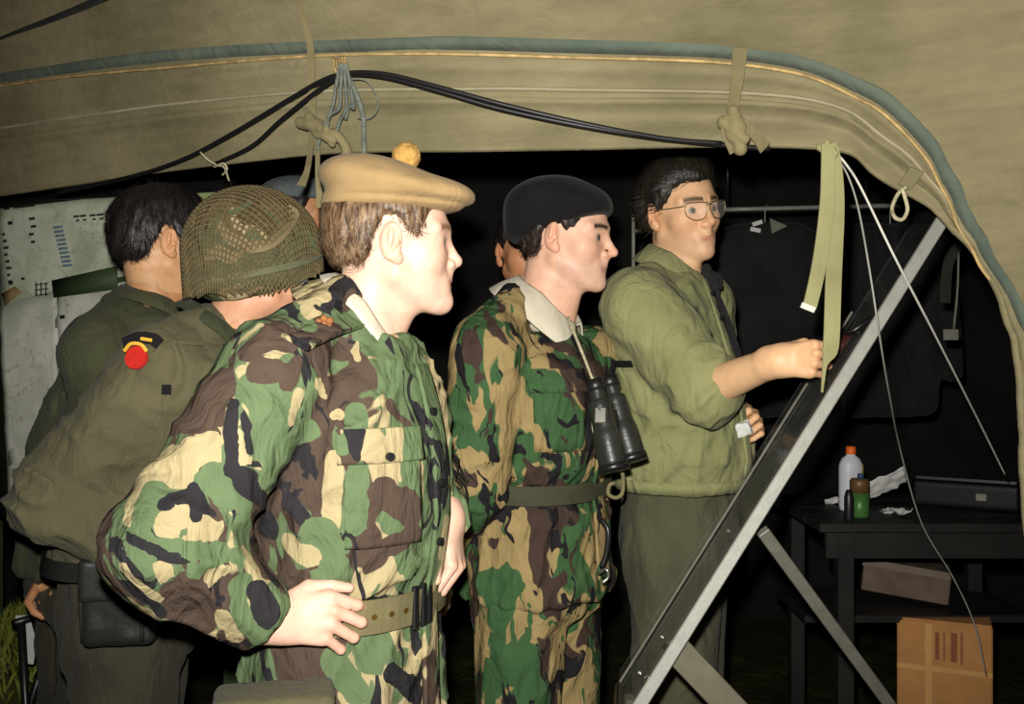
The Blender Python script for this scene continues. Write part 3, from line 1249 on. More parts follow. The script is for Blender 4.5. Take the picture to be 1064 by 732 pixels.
vs_ = np.concatenate([np.linspace(0, 1, 41), np.linspace(1, 2, 24)[1:], np.linspace(2, 3, 14)[1:]])
rowsV = []
for v in vs_:
    r = canv(float(v))
    r2 = r.copy()
    r2[:, 1] -= canv_disp(r, float(v))
    rowsV.append(r2)
rowsV = np.array(rowsV)
nv = len(vs_)
I = np.arange(nv * NU).reshape(nv, NU)
Q = np.stack([I[:-1, :-1], I[:-1, 1:], I[1:, 1:], I[1:, :-1]], -1).reshape(-1, 4)
tent = thing('tent_canvas', 'khaki canvas tent front with a wide arched opening above the men', 'tent', (0, 1.95, 0))
cs = put('canvas_sheet', new_mesh('canvas_sheet', rowsV.reshape(-1, 3), Q), M_CANVAS, tent)
solid(cs, 0.004)


def canv_at(v, lift=0.0):
    r = canv(v)
    r = r.copy()
    r[:, 1] -= canv_disp(r, v) + lift
    return r


# hem tape, band, piping cord
vb = canv_at(1.0, 0.005)
sd = canv(1.12) - canv(0.95)
sd /= np.linalg.norm(sd, axis=1)[:, None]
tg = np.gradient(vb, axis=0)
tg /= np.linalg.norm(tg, axis=1)[:, None]
nm = np.cross(tg, sd)
nm /= np.linalg.norm(nm, axis=1)[:, None]
sl = slice(0, 176)
Vb, Fb = strip_data(vb[sl], sd[sl], 0.027, nm[sl], 0.004)
put('green_band', new_mesh('green_band', Vb, Fb), M_BAND, tent, label='faded grey-green webbing band sewn along the arch')
cd = vb - sd * (0.027 + 0.004 * np.sin(np.arange(NU) * 0.21)[:, None] * (np.arange(NU)[:, None] < 60)) - np.array([0, 0.010, 0])
cpts = cd[4:166:3]
put('piping_cord', tube_mesh('piping_cord', cpts, 0.0032, 6, 2), M_CORD, tent, label='thin yellow piping cord under the green band')
sm_ = canv_at(0.585, 0.006)
Vs_, Fs_ = strip_data(sm_[6:172], sd[6:172], 0.007, nm[6:172], 0.003)
put('pale_seam', new_mesh('pale_seam', Vs_, Fs_), cloth('scuffed_pale_seam', srgb(158, 150, 124), srgb(134, 126, 98), wrinkle=.2), tent)
hm = canv_at(0.02, 0.002)
Vh, Fh = strip_data(hm, (canv(0.1) - canv(0.0)) / np.linalg.norm(canv(0.1) - canv(0.0), axis=1)[:, None], 0.010, nm, 0.006)
put('hem_tape', new_mesh('hem_tape', Vh, Fh), M_CANVAS, tent)


SEAM = True


def cdep(px, py, off=0.02):
    hy = np.interp(px, hemp[:16, 0], hemp[:16, 1])
    hd = np.interp(px, hemp[:16, 0], hemp[:16, 2])
    return hd - 0.11 * (hy - py) / 105.0 - off


def CP(px, py, off=0.025):
    return P(px, py, cdep(px, py, off))


def knot(name, c, r, mat, parent=None, seed=0.0, sx=1.0, sz=1.0):
    f = lambda p: smin(smin(ell(p, c, (r * sx, r * .8, r * .7 * sz)),
                            rcone(p, c + np.array([-r * sx, 0, r * .3 * sz]), c + np.array([r * .6 * sx, -r * .4, -r * .5 * sz]), r * .45, r * .4), .004),
                       rcone(p, c + np.array([-r * .3 * sx, -r * .3, r * .8 * sz]), c + np.array([r * .4 * sx, 0, -r * .9 * sz]), r * .4, r * .45), .004) - 0.003 * perlin(p * 60 + seed)
    k = 1.6 * max(sx, sz)
    Vv, Qq = surfnet(f, c - r * k, c + r * k, r / 9, .01)
    return put(name, new_mesh(name, Vv, Qq), mat, parent)


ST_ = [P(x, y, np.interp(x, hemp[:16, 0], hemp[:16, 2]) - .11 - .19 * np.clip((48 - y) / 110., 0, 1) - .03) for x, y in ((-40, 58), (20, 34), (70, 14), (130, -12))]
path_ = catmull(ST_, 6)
put('fold_shade_strip', tube_mesh('fold_shade_strip', ST_, .012, 8, 6, ry=.006), M_DARKCLOTH, tent, label='dark strip standing in for a shaded canvas fold at the top left')  # near-black strip added to imitate the shade of a canvas fold
# black cables slung from the knot
c1 = [CP(60, 199, .01), CP(135, 184, .03), CP(190, 166, .04), CP(240, 140, .05), CP(300, 104, .05), CP(335, 84, .05), CP(360, 77, .05), CP(400, 80, .05), CP(450, 93, .05),
      CP(520, 113, .05), CP(600, 130, .05), CP(680, 143, .04), CP(745, 150, .03), CP(800, 155, .02)]
c2 = [CP(225, 170, .03), CP(262, 152, .045), CP(290, 127, .055), CP(318, 104, .06), CP(345, 84, .06), CP(362, 76, .055), CP(400, 77, .055), CP(450, 89, .055),
      CP(520, 108, .055), CP(600, 127, .05), CP(690, 144, .04), CP(750, 149, .03)]
o = put('power_cable', tube_mesh('power_cable', c1, 0.0052, 8, 8), M_CABLE, label='black rubber cable, upper one running left from the rope knot', cat='cable', group='cables under the canvas', origin=tuple(c1[6]))
o = put('power_cable', tube_mesh('power_cable', c2, 0.0048, 8, 8), M_CABLE, label='black rubber cable, lower one ending above the netted helmet', cat='cable', group='cables under the canvas', origin=tuple(c2[5]))


def ribbon(name, pts, w, mat, parent=None, t=0.003, k=8, face=(0, -1, 0), **kw):
    path = catmull(pts, k)
    T = np.gradient(path, axis=0)
    T /= np.linalg.norm(T, axis=1)[:, None] + 1e-9
    n = np.tile(np.asarray(face, float), (len(path), 1))
    s = np.cross(T, n)
    s /= np.linalg.norm(s, axis=1)[:, None] + 1e-9
    n = np.cross(s, T)
    ww = np.interp(np.linspace(0, 1, len(path)), np.linspace(0, 1, len(np.atleast_1d(w))), np.atleast_1d(w))
    Vv, Ff = strip_data(path, s, ww, n, t)
    return put(name, new_mesh(name, Vv, Ff, smooth=False), mat, parent, **kw)


# olive tie tape from the roof with its knot and hanging tails
t1 = thing('tie_tape', 'olive tie tape with knot and two tails hanging left of the tan beret', 'strap', P(325, 130, 2.0))
ribbon('tape', [CP(307, -20, .02), CP(313, 10, .02), CP(322, 45, .02), CP(324, 80, .03), CP(325, 128, .04)], [.008, .010, .014, .013, .016], M_TAPE, t1)
knot('tape_knot', CP(326, 130, .05), .026, M_TAPE, t1, 1.0, 1.0, .8)
ribbon('tail', [CP(324, 135, .05), CP(322, 160, .05), CP(319, 178, .05), P(313, 193, 2.08)], [.014, .011, .012, .018], M_TAPE, t1)
ribbon('tail', [CP(328, 135, .05), CP(330, 160, .05), P(330, 185, 2.08), P(332, 202, 2.09), P(333, 216, 2.09)], [.012, .010, .009, .014, .018], M_TAPE, t1)
t2 = thing('cord_bundle', 'grey-blue cords bunched and looped under the cable knot', 'rope', P(358, 75, 1.98))
for i, (dx, l) in enumerate(((-6, 150), (-1, 128), (4, 134), (9, 118))):
    put('cord', tube_mesh('cord', [CP(356 + dx * .4, 66, .06), CP(355 + dx, 90, .065), CP(354 + dx * 1.5, 112, .06), CP(345 + dx * 2.0, l - 8, .05), CP(341 + dx * 2.0, l + 6, .05)], .0038, 6, 8), M_BLUEROPE, t2)
put('cord', tube_mesh('cord', [CP(362, 80, .06), CP(371, 100, .055), CP(377, 120, .05), CP(378, 145, .05), CP(379, 168, .05)], .0055, 6, 8), M_BLUEROPE, t2)
put('cord_loop', tube_mesh('cord_loop', [CP(362, 82, .06), CP(380, 84, .05), CP(391, 100, .05), CP(392, 114, .05), CP(384, 123, .05), CP(372, 123, .05)], .0016, 6, 8), M_BLUEROPE, t2)
put('wrapped_tail', tube_mesh('wrapped_tail', [CP(336, 138, .05), CP(348, 140, .05), CP(356, 148, .05), CP(360, 160, .05), CP(352, 180, .05)], [.010, .012, .009, .012, .006], 8, 6), M_TAPE, t2)
knot('pale_knot', CP(342, 142, .055), .017, M_TAPE, t2, 4.0)
t3 = thing('yellow_lashing', 'small frayed yellow lashing holding the cables to the band', 'rope', CP(352, 68))
for i in range(5):
    a = i * 1.3
    put('lashing_turn', tube_mesh('lashing_turn', [CP(346 + 3 * i, 60 + 2 * math.sin(a), .03), CP(348 + 3 * i, 70 + 2 * math.cos(a), .055), CP(351 + 2.5 * i, 78, .05)], .0028, 6, 5), M_CORD, t3)
t4 = thing('cable_tie', 'pale thin string tied round the cable above the netted helmet', 'string', CP(230, 175))
put('string', tube_mesh('string', [CP(208, 158, .05), CP(216, 166, .05), CP(226, 172, .05), CP(233, 174, .05), CP(238, 188, .04)], .0022, 6, 6), M_ROPE, t4)
put('string', tube_mesh('string', [CP(222, 174, .05), CP(232, 170, .055), CP(236, 176, .05), CP(231, 182, .05)], .0022, 6, 6), M_ROPE, t4)

# tape knotted over the band on the right
t5 = thing('canvas_tie', 'olive canvas tie looped over the green band and knotted at the hem', 'strap', CP(763, 140))
ribbon('tape', [CP(769, 50, .02), CP(768, 62, .025), CP(765, 90, .03), CP(759, 125, .03)], [.027, .026, .022, .018], M_TAPE, t5)
knot('tie_knot', CP(764, 134, .045), .028, M_TAPE, t5, 2.0, .8, 1.5)
ribbon('tail', [CP(766, 125, .05), CP(776, 133, .05), CP(786, 142, .045), CP(795, 154, .04)], [.016, .018, .02, .026], M_TAPE, t5)
ribbon('tail', [CP(757, 120, .05), CP(755, 135, .05), CP(763, 158, .05)], [.014, .022, .020], M_TAPE, t5)

# doubled webbing strap that hangs in front of the pointing hand
t6 = thing('hanging_strap', 'long pale webbing strap hanging double from the hem before the pointing hand', 'strap', CP(862, 157))
ribbon('strap_length', [CP(862, 150, .03), P(867, 170, 1.885), P(869, 215, 1.885), P(866, 290, 1.885), P(864, 350, 1.885), P(862, 366, 1.885), P(857, 380, 1.885), P(854, 408, 1.885)],
       [.026, .026, .030, .030, .030, .028, .008, .004], M_STRAP, t6, .004)
ribbon('strap_length', [CP(860, 150, .04), P(860, 172, 1.875), P(859, 215, 1.875), P(852, 270, 1.875), P(843, 312, 1.875), P(839, 322, 1.875)],
       [.024, .024, .027, .027, .026, .026], M_STRAP, t6, .004)
ribbon('strap_tip', [P(840.5, 317, 1.872), P(838.3, 322.5, 1.872)], .027, M_WHITECORD, t6, .005)
knot('strap_knot', CP(861, 156, .035), .016, M_STRAP, t6, 5.0)

g1 = [CP(868, 158, .03), P(880, 172, 1.90), P(895, 196, 1.92), P(930, 268, 1.90), P(975, 355, 2.08), P(1018, 440, 2.45), P(1046, 497, 2.7)]
g2 = [CP(868, 160, .02), P(882, 185, 1.93), P(893, 222, 1.90), P(905, 290, 1.88), P(914, 350, 1.90), P(924, 410, 2.1), P(936, 470, 2.45), P(958, 545, 2.62), P(990, 600, 2.72), P(1012, 648, 2.78), P(1024, 700, 2.8)]
put('guy_cord', tube_mesh('guy_cord', g1, .0024, 6, 8), M_WHITECORD, label='white guy cord running down right from the hem to the table', cat='cord', group='cords right of the strap', origin=tuple(g1[0]))
put('guy_cord', tube_mesh('guy_cord', g2, .0019, 6, 8), M_GREYCORD, label='thinner grey cord dropping behind the board frame towards the box', cat='cord', group='cords right of the strap', origin=tuple(g2[0]))
t7 = thing('rope_loop', 'white rope loop hanging from a tab on the arch', 'rope', CP(941, 196))
put('loop', tube_mesh('loop', [CP(942, 194, .02), CP(933, 202, .025), CP(927, 216, .03), P(930, 226, 1.86), P(938, 228, 1.86), P(943, 218, 1.86), CP(940, 204, .03), CP(937, 196, .025)], .0038, 6, 6), M_ROPE, t7)
ribbon('tab', [CP(953, 176, .012), CP(940, 194, .016)], .026, M_CANVAS, t7, .004)


# ================================================================== people
def hd(px, py, d, yaw, pitch=0, roll=0, s=1.0):
    return {'o': P(px, py, d), 'R': basis(math.radians(yaw), math.radians(pitch), math.radians(roll)), 's': s}


def finish_legs(root, cx, cy, yaw, ztop, rf, rs, mat, thigh=.092, amp=.006, seed=0.0, spread=.1, h=.011, knee_f=0.0, lower=None, crotch=.80, foot=None):
    """trousers + boots; returns the inner legs for the body"""
    f = np.array([math.cos(yaw), -math.sin(yaw), 0])
    r = np.array([-math.sin(yaw), -math.cos(yaw), 0])
    ctr = np.array([cx, cy, 0.0])
    lf = Loft([(crotch, cx, cy, rf * .9, rs * .92), (crotch + .08, cx, cy, rf, rs), (ztop, cx, cy, rf * .9, rs * .9)], yaw)
    legs, inner, feet = [], [], []
    for sg in (1, -1):
        hip = ctr + r * sg * spread * .85 + [0, 0, crotch + .04]
        kn = ctr + r * sg * spread * 1.05 + f * knee_f + [0, 0, .50]
        an = ctr + r * sg * spread * 1.15 - f * .02 + [0, 0, .17]
        legs.append((hip, kn, an, (thigh, thigh * .80, thigh * .74)))
        inner.append((hip, kn, an + [0, 0, -.09], (thigh * .72, .05, .036)))
        feet.append((an[0], an[1]))
    V, Q = trouser_mesh(lf, legs, h, amp, seed)
    put('trousers', new_mesh('trousers', V, Q), mat, root)
    boots(root, feet, f, M_BOOT)
    return inner, lf


def put_part(root, name, VF, mat, smooth=True, label=None):
    V, Fc = VF
    return put(name, new_mesh(name, V, Fc, smooth), mat, root, label=label)


def disc_on(root, name, c, n, r, mat, t=.004, seg=14):
    n = np.asarray(n, float)
    n /= np.linalg.norm(n)
    return put(name, new_mesh(name, *tube_data([np.asarray(c) - n * t, np.asarray(c) + n * t], r, seg, 2), smooth=False), mat, root)


# ---------------------------------------------------------------- man in the tan beret (nearest)
yC = math.radians(20)
rootC = thing('person', 'man in tan beret with ochre pompom and camouflage jacket, hand on belt', 'person', (-.29, 1.76, 0))
headC = hd(408, 252, 1.74, -12, 1, 0, 1.05)
loftC = Loft([(.78, -.30, 1.765, .168, .200), (.90, -.295, 1.765, .158, .190), (.965, -.287, 1.765, .148, .180), (1.0, -.285, 1.765, .145, .176), (1.05, -.285, 1.765, .158, .187),
              (1.14, -.285, 1.76, .170, .196), (1.24, -.282, 1.755, .164, .200), (1.31, -.278, 1.75, .148, .200), (1.37, -.270, 1.75, .124, .180),
              (1.405, -.264, 1.75, .104, .150), (1.435, -.258, 1.748, .085, .110), (1.455, -.255, 1.745, .070, .080)], yC)
shC, elC, wrC = P(281, 394, 1.57), P(176, 570, 1.46), P(282, 644, 1.535)
lsC, leC, lwC = P(395, 392, 1.95), P(440, 505, 1.98), P(466, 538, 1.79)
armsC = [(shC, elC, wrC + (elC - wrC) * .04, (.088, .088, .056)), (lsC, leC, lwC + (leC - lwC) * .02, (.082, .074, .046))]
V, Q = jacket_mesh(loftC, armsC, h=.0062, k=.014, amp=.010, seed=2.0, arm_amp=.010, belts=((1.0, .010),),
                    extra=lambda p, d: smin(d, rcone(p, P(352, 316, 1.70), P(288, 378, 1.59), .045, .075), .03))
VC = V.copy()
jk = put('jacket', new_mesh('jacket', V, Q), M_CAMO_P, rootC)
PATCH_C = [
    ('sand', [(246, 395), (245, 485)], 16), ('sand', [(205, 452), (222, 478)], 20), ('sand', [(150, 482), (220, 484)], 22), ('sand', [(140, 500), (136, 530)], 14),
    ('green', [(262, 405), (268, 430)], 18), ('brown', [(258, 358), (285, 348), (300, 352)], 16), ('brown', [(270, 385), (284, 385)], 12),
    ('brown', [(222, 398), (200, 432), (150, 456)], 22), ('brown', [(228, 405), (222, 430)], 16), ('green', [(262, 340), (228, 372)], 9), ('sand', [(268, 336), (240, 358)], 5),
    ('green', [(156, 512), (154, 590)], 15), ('green', [(224, 500), (236, 514)], 18), ('sand', [(180, 545), (212, 548)], 18), ('green', [(190, 556), (212, 530)], 3),
    ('black', [(168, 524), (200, 512), (228, 535)], 6), ('black', [(200, 506), (205, 540)], 4), ('black', [(244, 420), (238, 448), (240, 490)], 7), ('black', [(252, 425), (262, 470)], 4),
    ('green', [(140, 576), (200, 580), (244, 582)], 15), ('sand', [(168, 590), (178, 610)], 8), ('black', [(136, 560), (176, 580), (205, 586)], 4), ('brown', [(190, 618), (204, 655)], 20),
    ('sand', [(222, 600), (240, 596)], 9), ('green', [(250, 612), (240, 660)], 14), ('sand', [(228, 640), (244, 668)], 9), ('black', [(232, 620), (222, 676)], 6), ('black', [(270, 615), (276, 640)], 12),
    ('green', [(120, 520), (124, 580)], 8), ('black', [(116, 560), (140, 600), (165, 640)], 5), ('sand', [(128, 590), (165, 626)], 5), ('sand', [(176, 660), (200, 672)], 6), ('black', [(190, 676), (240, 684)], 6),
    ('brown', [(345, 358), (372, 392)], 16), ('sand', [(362, 340), (372, 372)], 7), ('brown', [(312, 372), (300, 400)], 9), ('green', [(300, 420), (280, 470)], 12), ('sand', [(312, 410), (306, 440)], 7),
    ('green', [(372, 430), (370, 545)], 13), ('sand', [(348, 480), (342, 545)], 10), ('brown', [(395, 510), (425, 530)], 18), ('sand', [(405, 470), (414, 500)], 6), ('green', [(395, 445), (400, 480)], 9),
    ('black', [(255, 500), (275, 550)], 14), ('green', [(320, 450), (285, 495)], 16), ('sand', [(335, 400), (350, 430)], 8), ('black', [(300, 520), (330, 560)], 8), ('green', [(330, 560), (345, 600)], 22),
    ('sand', [(300, 565), (322, 580)], 12), ('brown', [(395, 570), (430, 560)], 14), ('green', [(390, 680), (380, 650)], 22), ('brown', [(410, 420), (425, 440)], 8), ('sand', [(436, 480), (440, 560)], 5),
    ('green', [(402, 330), (390, 350)], 10), ('black', [(270, 560), (290, 600)], 10), ('sand', [(425, 640), (430, 690)], 6), ('green', [(345, 690), (372, 720)], 14), ('black', [(410, 700), (440, 725)], 12)]
PATCH_C = [(c_, [P(x_, y_, min(1.72, depth_at(VC, x_, y_, 6))) for x_, y_ in pts_], r_ * 1.6 / F) for c_, pts_, r_ in PATCH_C]
paint_patches(jk.data, rootC.location, PATCH_C)
innerC, _ = finish_legs(rootC, -.30, 1.765, yC, .98, .13, .165, M_CAMO_A, seed=1.0)
handR = dict(w=wrC + (wrC - elC) * .02, X=(.96, .10, .03), N=(.05, -1, .22), Y=(0, 0, 1),
             curls=((28, 42, 22), (30, 48, 25), (34, 52, 28), (38, 55, 30)), dev=(-.38, -.50, -.62, -.78),
             thumb=((.02, .026, -.010), (.052, .046, -.012), (.086, .047, -.016), (.113, .042, -.022)), s=1.02)
handL = dict(w=lwC, X=(.22, -.28, -.95), N=(.93, -.25, .2), Y=(-.3, -1, 0),
             curls=((48, 62, 35), (50, 64, 35), (52, 66, 35), (54, 66, 35)), s=1.0)
make_body(rootC, headC, P(376, 352, 1.745), loftC,
          [(shC, elC, wrC, (.05, .042, .030)), (lsC, leC, lwC, (.05, .042, .030))], innerC,
          [dict(spec=handR, fore=(wrC + (elC - wrC) * .3, wrC, .034, .028)), dict(spec=handL, fore=(lwC + (leC - lwC) * .3, lwC, .034, .028))],
          srgb(226, 184, 160), headkw=dict(jaw=1.1), colours=dict(skin=srgb(232, 190, 166), lip=srgb(196, 128, 112), brow=srgb(150, 112, 84), eye=srgb(84, 90, 96)), mat=SKIN)
hf = hair_fn([-.13, -.06, -.048, -.036, -.02, .0, .02, .035, .05, .07], [-.052, -.056, -.04, .0, .034, .036, .012, .008, .03, .06], grow=.008, amp=.0035, side=.003, mess=.004)
V, Q = local_mesh(hf, (-.14, -.1, -.08), (.09, .1, .1), .003, headC)
hr_ = put('hair', new_mesh('hair', V, Q), M_HAIR_C, rootC, label='brown hair streaked with grey')
strands(hr_, headC, M_HAIR_C, n=3000, L=.030, sweep=(-.3, 0, -.3), lift=.003, keep=lambda v: v[:, 2] < .038)


def beretC(q):
    tilt = basis(0, math.radians(-10), math.radians(4))
    d = ell(q, (-.004, 0, .068), (.116, .097, .030))
    d = smin(d, ell(q, (.006, 0, .092), (.124, .112, .030), tilt), .02)
    d = smin(d, ell(q, (-.030, 0, .104), (.082, .090, .036), tilt), .03)
    d = smin(d, ell(q, (.082, -.012, .080), (.054, .075, .020), tilt), .02)
    d = d - .0025 * perlin(q * v3((14, 14, 30)))
    # rolled headband line
    d = d + .004 * np.exp(-((q[:, 2] - .064 + .05 * q[:, 0]) / .004) ** 2)
    return smax(d, (.046 - q[:, 2]) + .02 * q[:, 0], .005)


V, Q = local_mesh(beretC, (-.15, -.14, .03), (.17, .14, .16), .0036, headC)
br = put('beret', new_mesh('beret', V, Q), M_TAN, rootC, label='tan wool bonnet')
pc = headC['o'] + headC['R'] @ np.array([.024, -.01, .141]) * 1.05
V, Q = surfnet(lambda p: sph(p, pc, .025) - .0022 * perlin(p * 150) - .0018 * perlin(p * 330), pc - .035, pc + .035, .0022, .01)
put('pompom', new_mesh('pompom', V, Q), M_POM, br, label='ochre pompom')
ncC = P(382, 327, 1.745)
Rc = basis(math.radians(4), math.radians(-40), 0)
cc = put('shirt_collar', collar(ncC + [.0, 0, .0], Rc, .076, .070, .022, .020, .30, .02, back_lift=.0), M_SHIRT, rootC, label='white inner collar')
solid(cc, .003)
co = put('jacket_collar', collar(ncC + [-.008, 0, -.018], Rc, .092, .084, .020, .048, .30, .045, flare=.032, back_lift=0), M_CAMO_A, rootC)
solid(co, .004)
# epaulette with crown badge on the near shoulder
def shoulder_strap(root, a, b, w, mat, up=(0, 0, 1), bow=.02, t=.006):
    a, b = np.asarray(a), np.asarray(b)
    mid = (a + b) / 2 + np.array([0, 0, bow])
    path = catmull([a, mid, b], 8)
    T = np.gradient(path, axis=0)
    T /= np.linalg.norm(T, axis=1)[:, None]
    u = np.tile(np.asarray(up, float), (len(path), 1))
    s = np.cross(T, u)
    s /= np.linalg.norm(s, axis=1)[:, None]
    n = np.cross(s, T)
    V, Fc = strip_data(path, s, w, n, t)
    return put('epaulette', new_mesh('epaulette', V, Fc, False), mat, root), path, n


ep, path, nn = shoulder_strap(rootC, P(366, 331, depth_at(VC, 366, 331) - .004), P(306, 356, depth_at(VC, 306, 356) - .006), .050, M_CAMO_A, up=(0, -.85, .5), bow=.004)
bp = P(337, 335, depth_at(VC, 337, 335) - .008)
for (du, dv, r_) in ((-.009, 0, .0065), (.009, .002, .0065), (0, .006, .006), (-.007, -.008, .005), (.008, -.006, .005), (0, -.004, .006)):
    c_ = bp + np.array([du, -.003, dv])
    V, Q = surfnet(lambda p: sph(p, c_, r_), c_ - .012, c_ + .012, .0022, .01)
    put('crown_badge', new_mesh('crown_badge', V, Q), M_ORANGE, ep, label='orange-brown embroidered crown piece')
disc_on(ep, 'button', P(352, 317, depth_at(VC, 352, 317) - .004), (.1, -.8, .5), .007, M_BLACKPLASTIC)
# chest pocket, flap, placket
ck = put_part(rootC, 'chest_pocket', loftC.patch(1.11, 1.285, .35, 1.05, .013, .012, 26, 26), M_CAMO_P)
paint_patches(ck.data, rootC.location, PATCH_C)
fp = put_part(rootC, 'pocket_flap', loftC.patch(1.245, 1.30, .32, 1.10, .020, .008, 12, 26), M_CAMO_P)
paint_patches(fp.data, rootC.location, PATCH_C)
disc_on(fp, 'button', loftC.pt(1.255, .68, .024), loftC.pt(1.255, .68, 1.0) - loftC.pt(1.255, .68, 0), .007, M_BLACKPLASTIC)
put_part(rootC, 'front_placket', loftC.patch(.785, 1.40, -.10, .16, .014, .008, nz=30), M_CAMO_A)
for z in (1.10, 1.20, 1.32):
    disc_on(rootC, 'button', loftC.pt(z, .10, .018), loftC.pt(z, .1, 1.0) - loftC.pt(z, .1, 0), .007, M_BLACKPLASTIC)
bl = put_part(rootC, 'web_belt', loftC.band(.995, .056, .012), M_WEB, False, label='khaki webbing belt with brass eyelets')
for a in (.44, .60, .77, 1.0):
    for dz in (0.0,):
        disc_on(bl, 'eyelet', loftC.pt(.995 + dz, a, .0125), loftC.pt(.995, a, 1.) - loftC.pt(.995, a, 0), .0050, M_BRASS, .004, 12)
for a in (.10, .20, .32):
    c_ = loftC.pt(.995, a, .016)
    n_ = loftC.pt(.995, a, 1.) - loftC.pt(.995, a, 0)
    n_ /= np.linalg.norm(n_)
    s_ = np.cross(n_, [0, 0, 1])
    put('buckle_bar', box_mesh('buckle_bar', c_, (.007, .036, .004), np.stack([s_, [0, 0, 1], n_], 1), .002), M_BLACKMETAL, bl)
# canvas pouch on the hip
c_ = P(286, 778, 1.50)
pr = basis(math.radians(-70), 0, 0)
V, Q = surfnet(lambda p: rbox(p, c_, (.045, .085, .085), .02, basis(math.radians(78), 0, 0)) - .004 * perlin(p * 25), c_ - .14, c_ + .14, .006, .01)
po = put('hip_pouch', new_mesh('hip_pouch', V, Q), M_OLIVE, rootC, label='plain olive canvas pouch on the hip')
V, Q = surfnet(lambda p: rbox(p, c_ + np.array([0, -.004, .055]), (.050, .089, .036), .012, basis(math.radians(78), 0, 0)) - .003 * perlin(p * 30 + 2), c_ - .14, c_ + .14, .006, .01)
put('pouch_flap', new_mesh('pouch_flap', V, Q), M_OLIVE, po)

# ---------------------------------------------------------------- man in the black beret
yD = math.radians(32)
rootD = thing('person', 'man in black beret, white collar and camouflage jacket with binoculars', 'person', (.07, 2.29, 0))
headD = hd(588, 246, 2.27, 18, -4, 0, 1.02)
loftD = Loft([(.87, .065, 2.29, .160, .200), (.98, .062, 2.29, .152, .190), (1.07, .062, 2.285, .146, .182), (1.115, .060, 2.285, .140, .176), (1.17, .060, 2.28, .152, .186),
              (1.26, .062, 2.275, .156, .196), (1.35, .066, 2.27, .146, .200), (1.395, .068, 2.27, .125, .180), (1.43, .070, 2.27, .105, .145),
              (1.455, .072, 2.268, .085, .105), (1.472, .073, 2.265, .068, .075)], yD)
shD, elD, wrD = P(507, 372, 2.10), P(492, 503, 2.10), P(448, 585, 2.20)
lsD, leD, lwD = P(612, 372, 2.40), P(600, 500, 2.43), P(555, 555, 2.50)
armsD = [(shD, elD, wrD, (.080, .068, .048)), (lsD, leD, lwD, (.080, .066, .048))]
V, Q = jacket_mesh(loftD, armsD, h=.0068, k=.016, amp=.009, seed=11.0, arm_amp=.009, belts=((1.115, .010),),
                    extra=lambda p, d: smin(d, rcone(p, P(540, 312, 2.24), P(506, 358, 2.13), .045, .07), .03))
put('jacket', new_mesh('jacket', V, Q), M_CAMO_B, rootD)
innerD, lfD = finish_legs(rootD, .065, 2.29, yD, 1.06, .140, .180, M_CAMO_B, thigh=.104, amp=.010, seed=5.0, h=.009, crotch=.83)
hD1 = dict(w=wrD, X=(-.3, .25, -.9), N=(-.4, -.9, 0), Y=(.6, -.3, 0), curls=((25, 35, 20),) * 4)
hD2 = dict(w=lwD, X=(-.6, .1, -.7), N=(.3, .9, 0), Y=(.6, 0, .3), curls=((25, 35, 20),) * 4)
make_body(rootD, headD, P(565, 335, 2.275), loftD, [(shD, elD, wrD, (.048, .04, .03)), (lsD, leD, lwD, (.048, .04, .03))], innerD,
          [dict(spec=hD1, h=.004, fore=(wrD + (elD - wrD) * .3, wrD, .034, .028)), dict(spec=hD2, h=.004, fore=(lwD + (leD - lwD) * .3, lwD, .034, .028))],
          srgb(222, 176, 148), headkw=dict(nose=1.04), colours=dict(skin=srgb(224, 178, 150), lip=srgb(180, 116, 100), brow=srgb(64, 46, 38), eye=srgb(70, 60, 50), shade=srgb(190, 160, 146)), mat=SKIN)
hf = hair_fn([-.13, -.06, -.048, -.036, -.02, .0, .02, .035, .05, .07], [-.062, -.060, -.045, -.01, .03, .03, .0, .01, .04, .06], grow=.010, amp=.004, mess=.006)
V, Q = local_mesh(hf, (-.14, -.1, -.09), (.09, .1, .08), .003, headD)
hr_ = put('hair', new_mesh('hair', V, Q), M_HAIR_D, rootD, label='dark hair below the beret')
strands(hr_, headD, M_HAIR_D, n=2200, L=.03, sweep=(-.3, 0, -.3), lift=.005, keep=lambda v: (v[:, 2] < .004 + .36 * v[:, 0]) & (v[:, 0] < -.02))


def beretD(q):
    T = basis(0, math.radians(14), 0)
    d = ell(q, (-.018, 0, .048), (.113, .093, .060), T)
    d = smin(d, ell(q, (-.082, 0, .026), (.062, .088, .044), basis(0, math.radians(30), 0)), .03)
    d = smin(d, ell(q, (-.050, -.012, .074), (.092, .100, .056), T), .03)
    d = smin(d, ell(q, (.026, -.02, .072), (.074, .088, .044), basis(0, math.radians(-12), 0)), .03)
    d = d - .003 * perlin(q * v3((12, 12, 22)) + 5)
    return smax(d, (.018 + .36 * q[:, 0] - q[:, 2]) * .93, .005)


V, Q = local_mesh(beretD, (-.17, -.14, -.05), (.15, .14, .17), .0038, headD)
put('beret', new_mesh('beret', V, Q), M_BLACKWOOL, rootD, label='black wool beret')
ncD = P(568, 316, 2.27)
RcD = basis(math.radians(20), math.radians(-30), 0)
cc = put('shirt_collar', collar(ncD + [.004, 0, .004], RcD, .080, .076, .020, .055, .24, .050, flare=.042, back_lift=0), M_SHIRT, rootD, label='white pointed shirt collar')
solid(cc, .003)
co = put('jacket_collar', collar(ncD + [-.004, 0, -.062], basis(yD, math.radians(-24), 0), .098, .098, .010, .040, .95, .02, flare=.03, back_lift=0), M_CAMO_B, rootD)
solid(co, .004)
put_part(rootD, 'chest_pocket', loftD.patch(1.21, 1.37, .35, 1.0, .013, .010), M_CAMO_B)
fp = put_part(rootD, 'pocket_flap', loftD.patch(1.335, 1.385, .32, 1.04, .019, .008), M_CAMO_B)
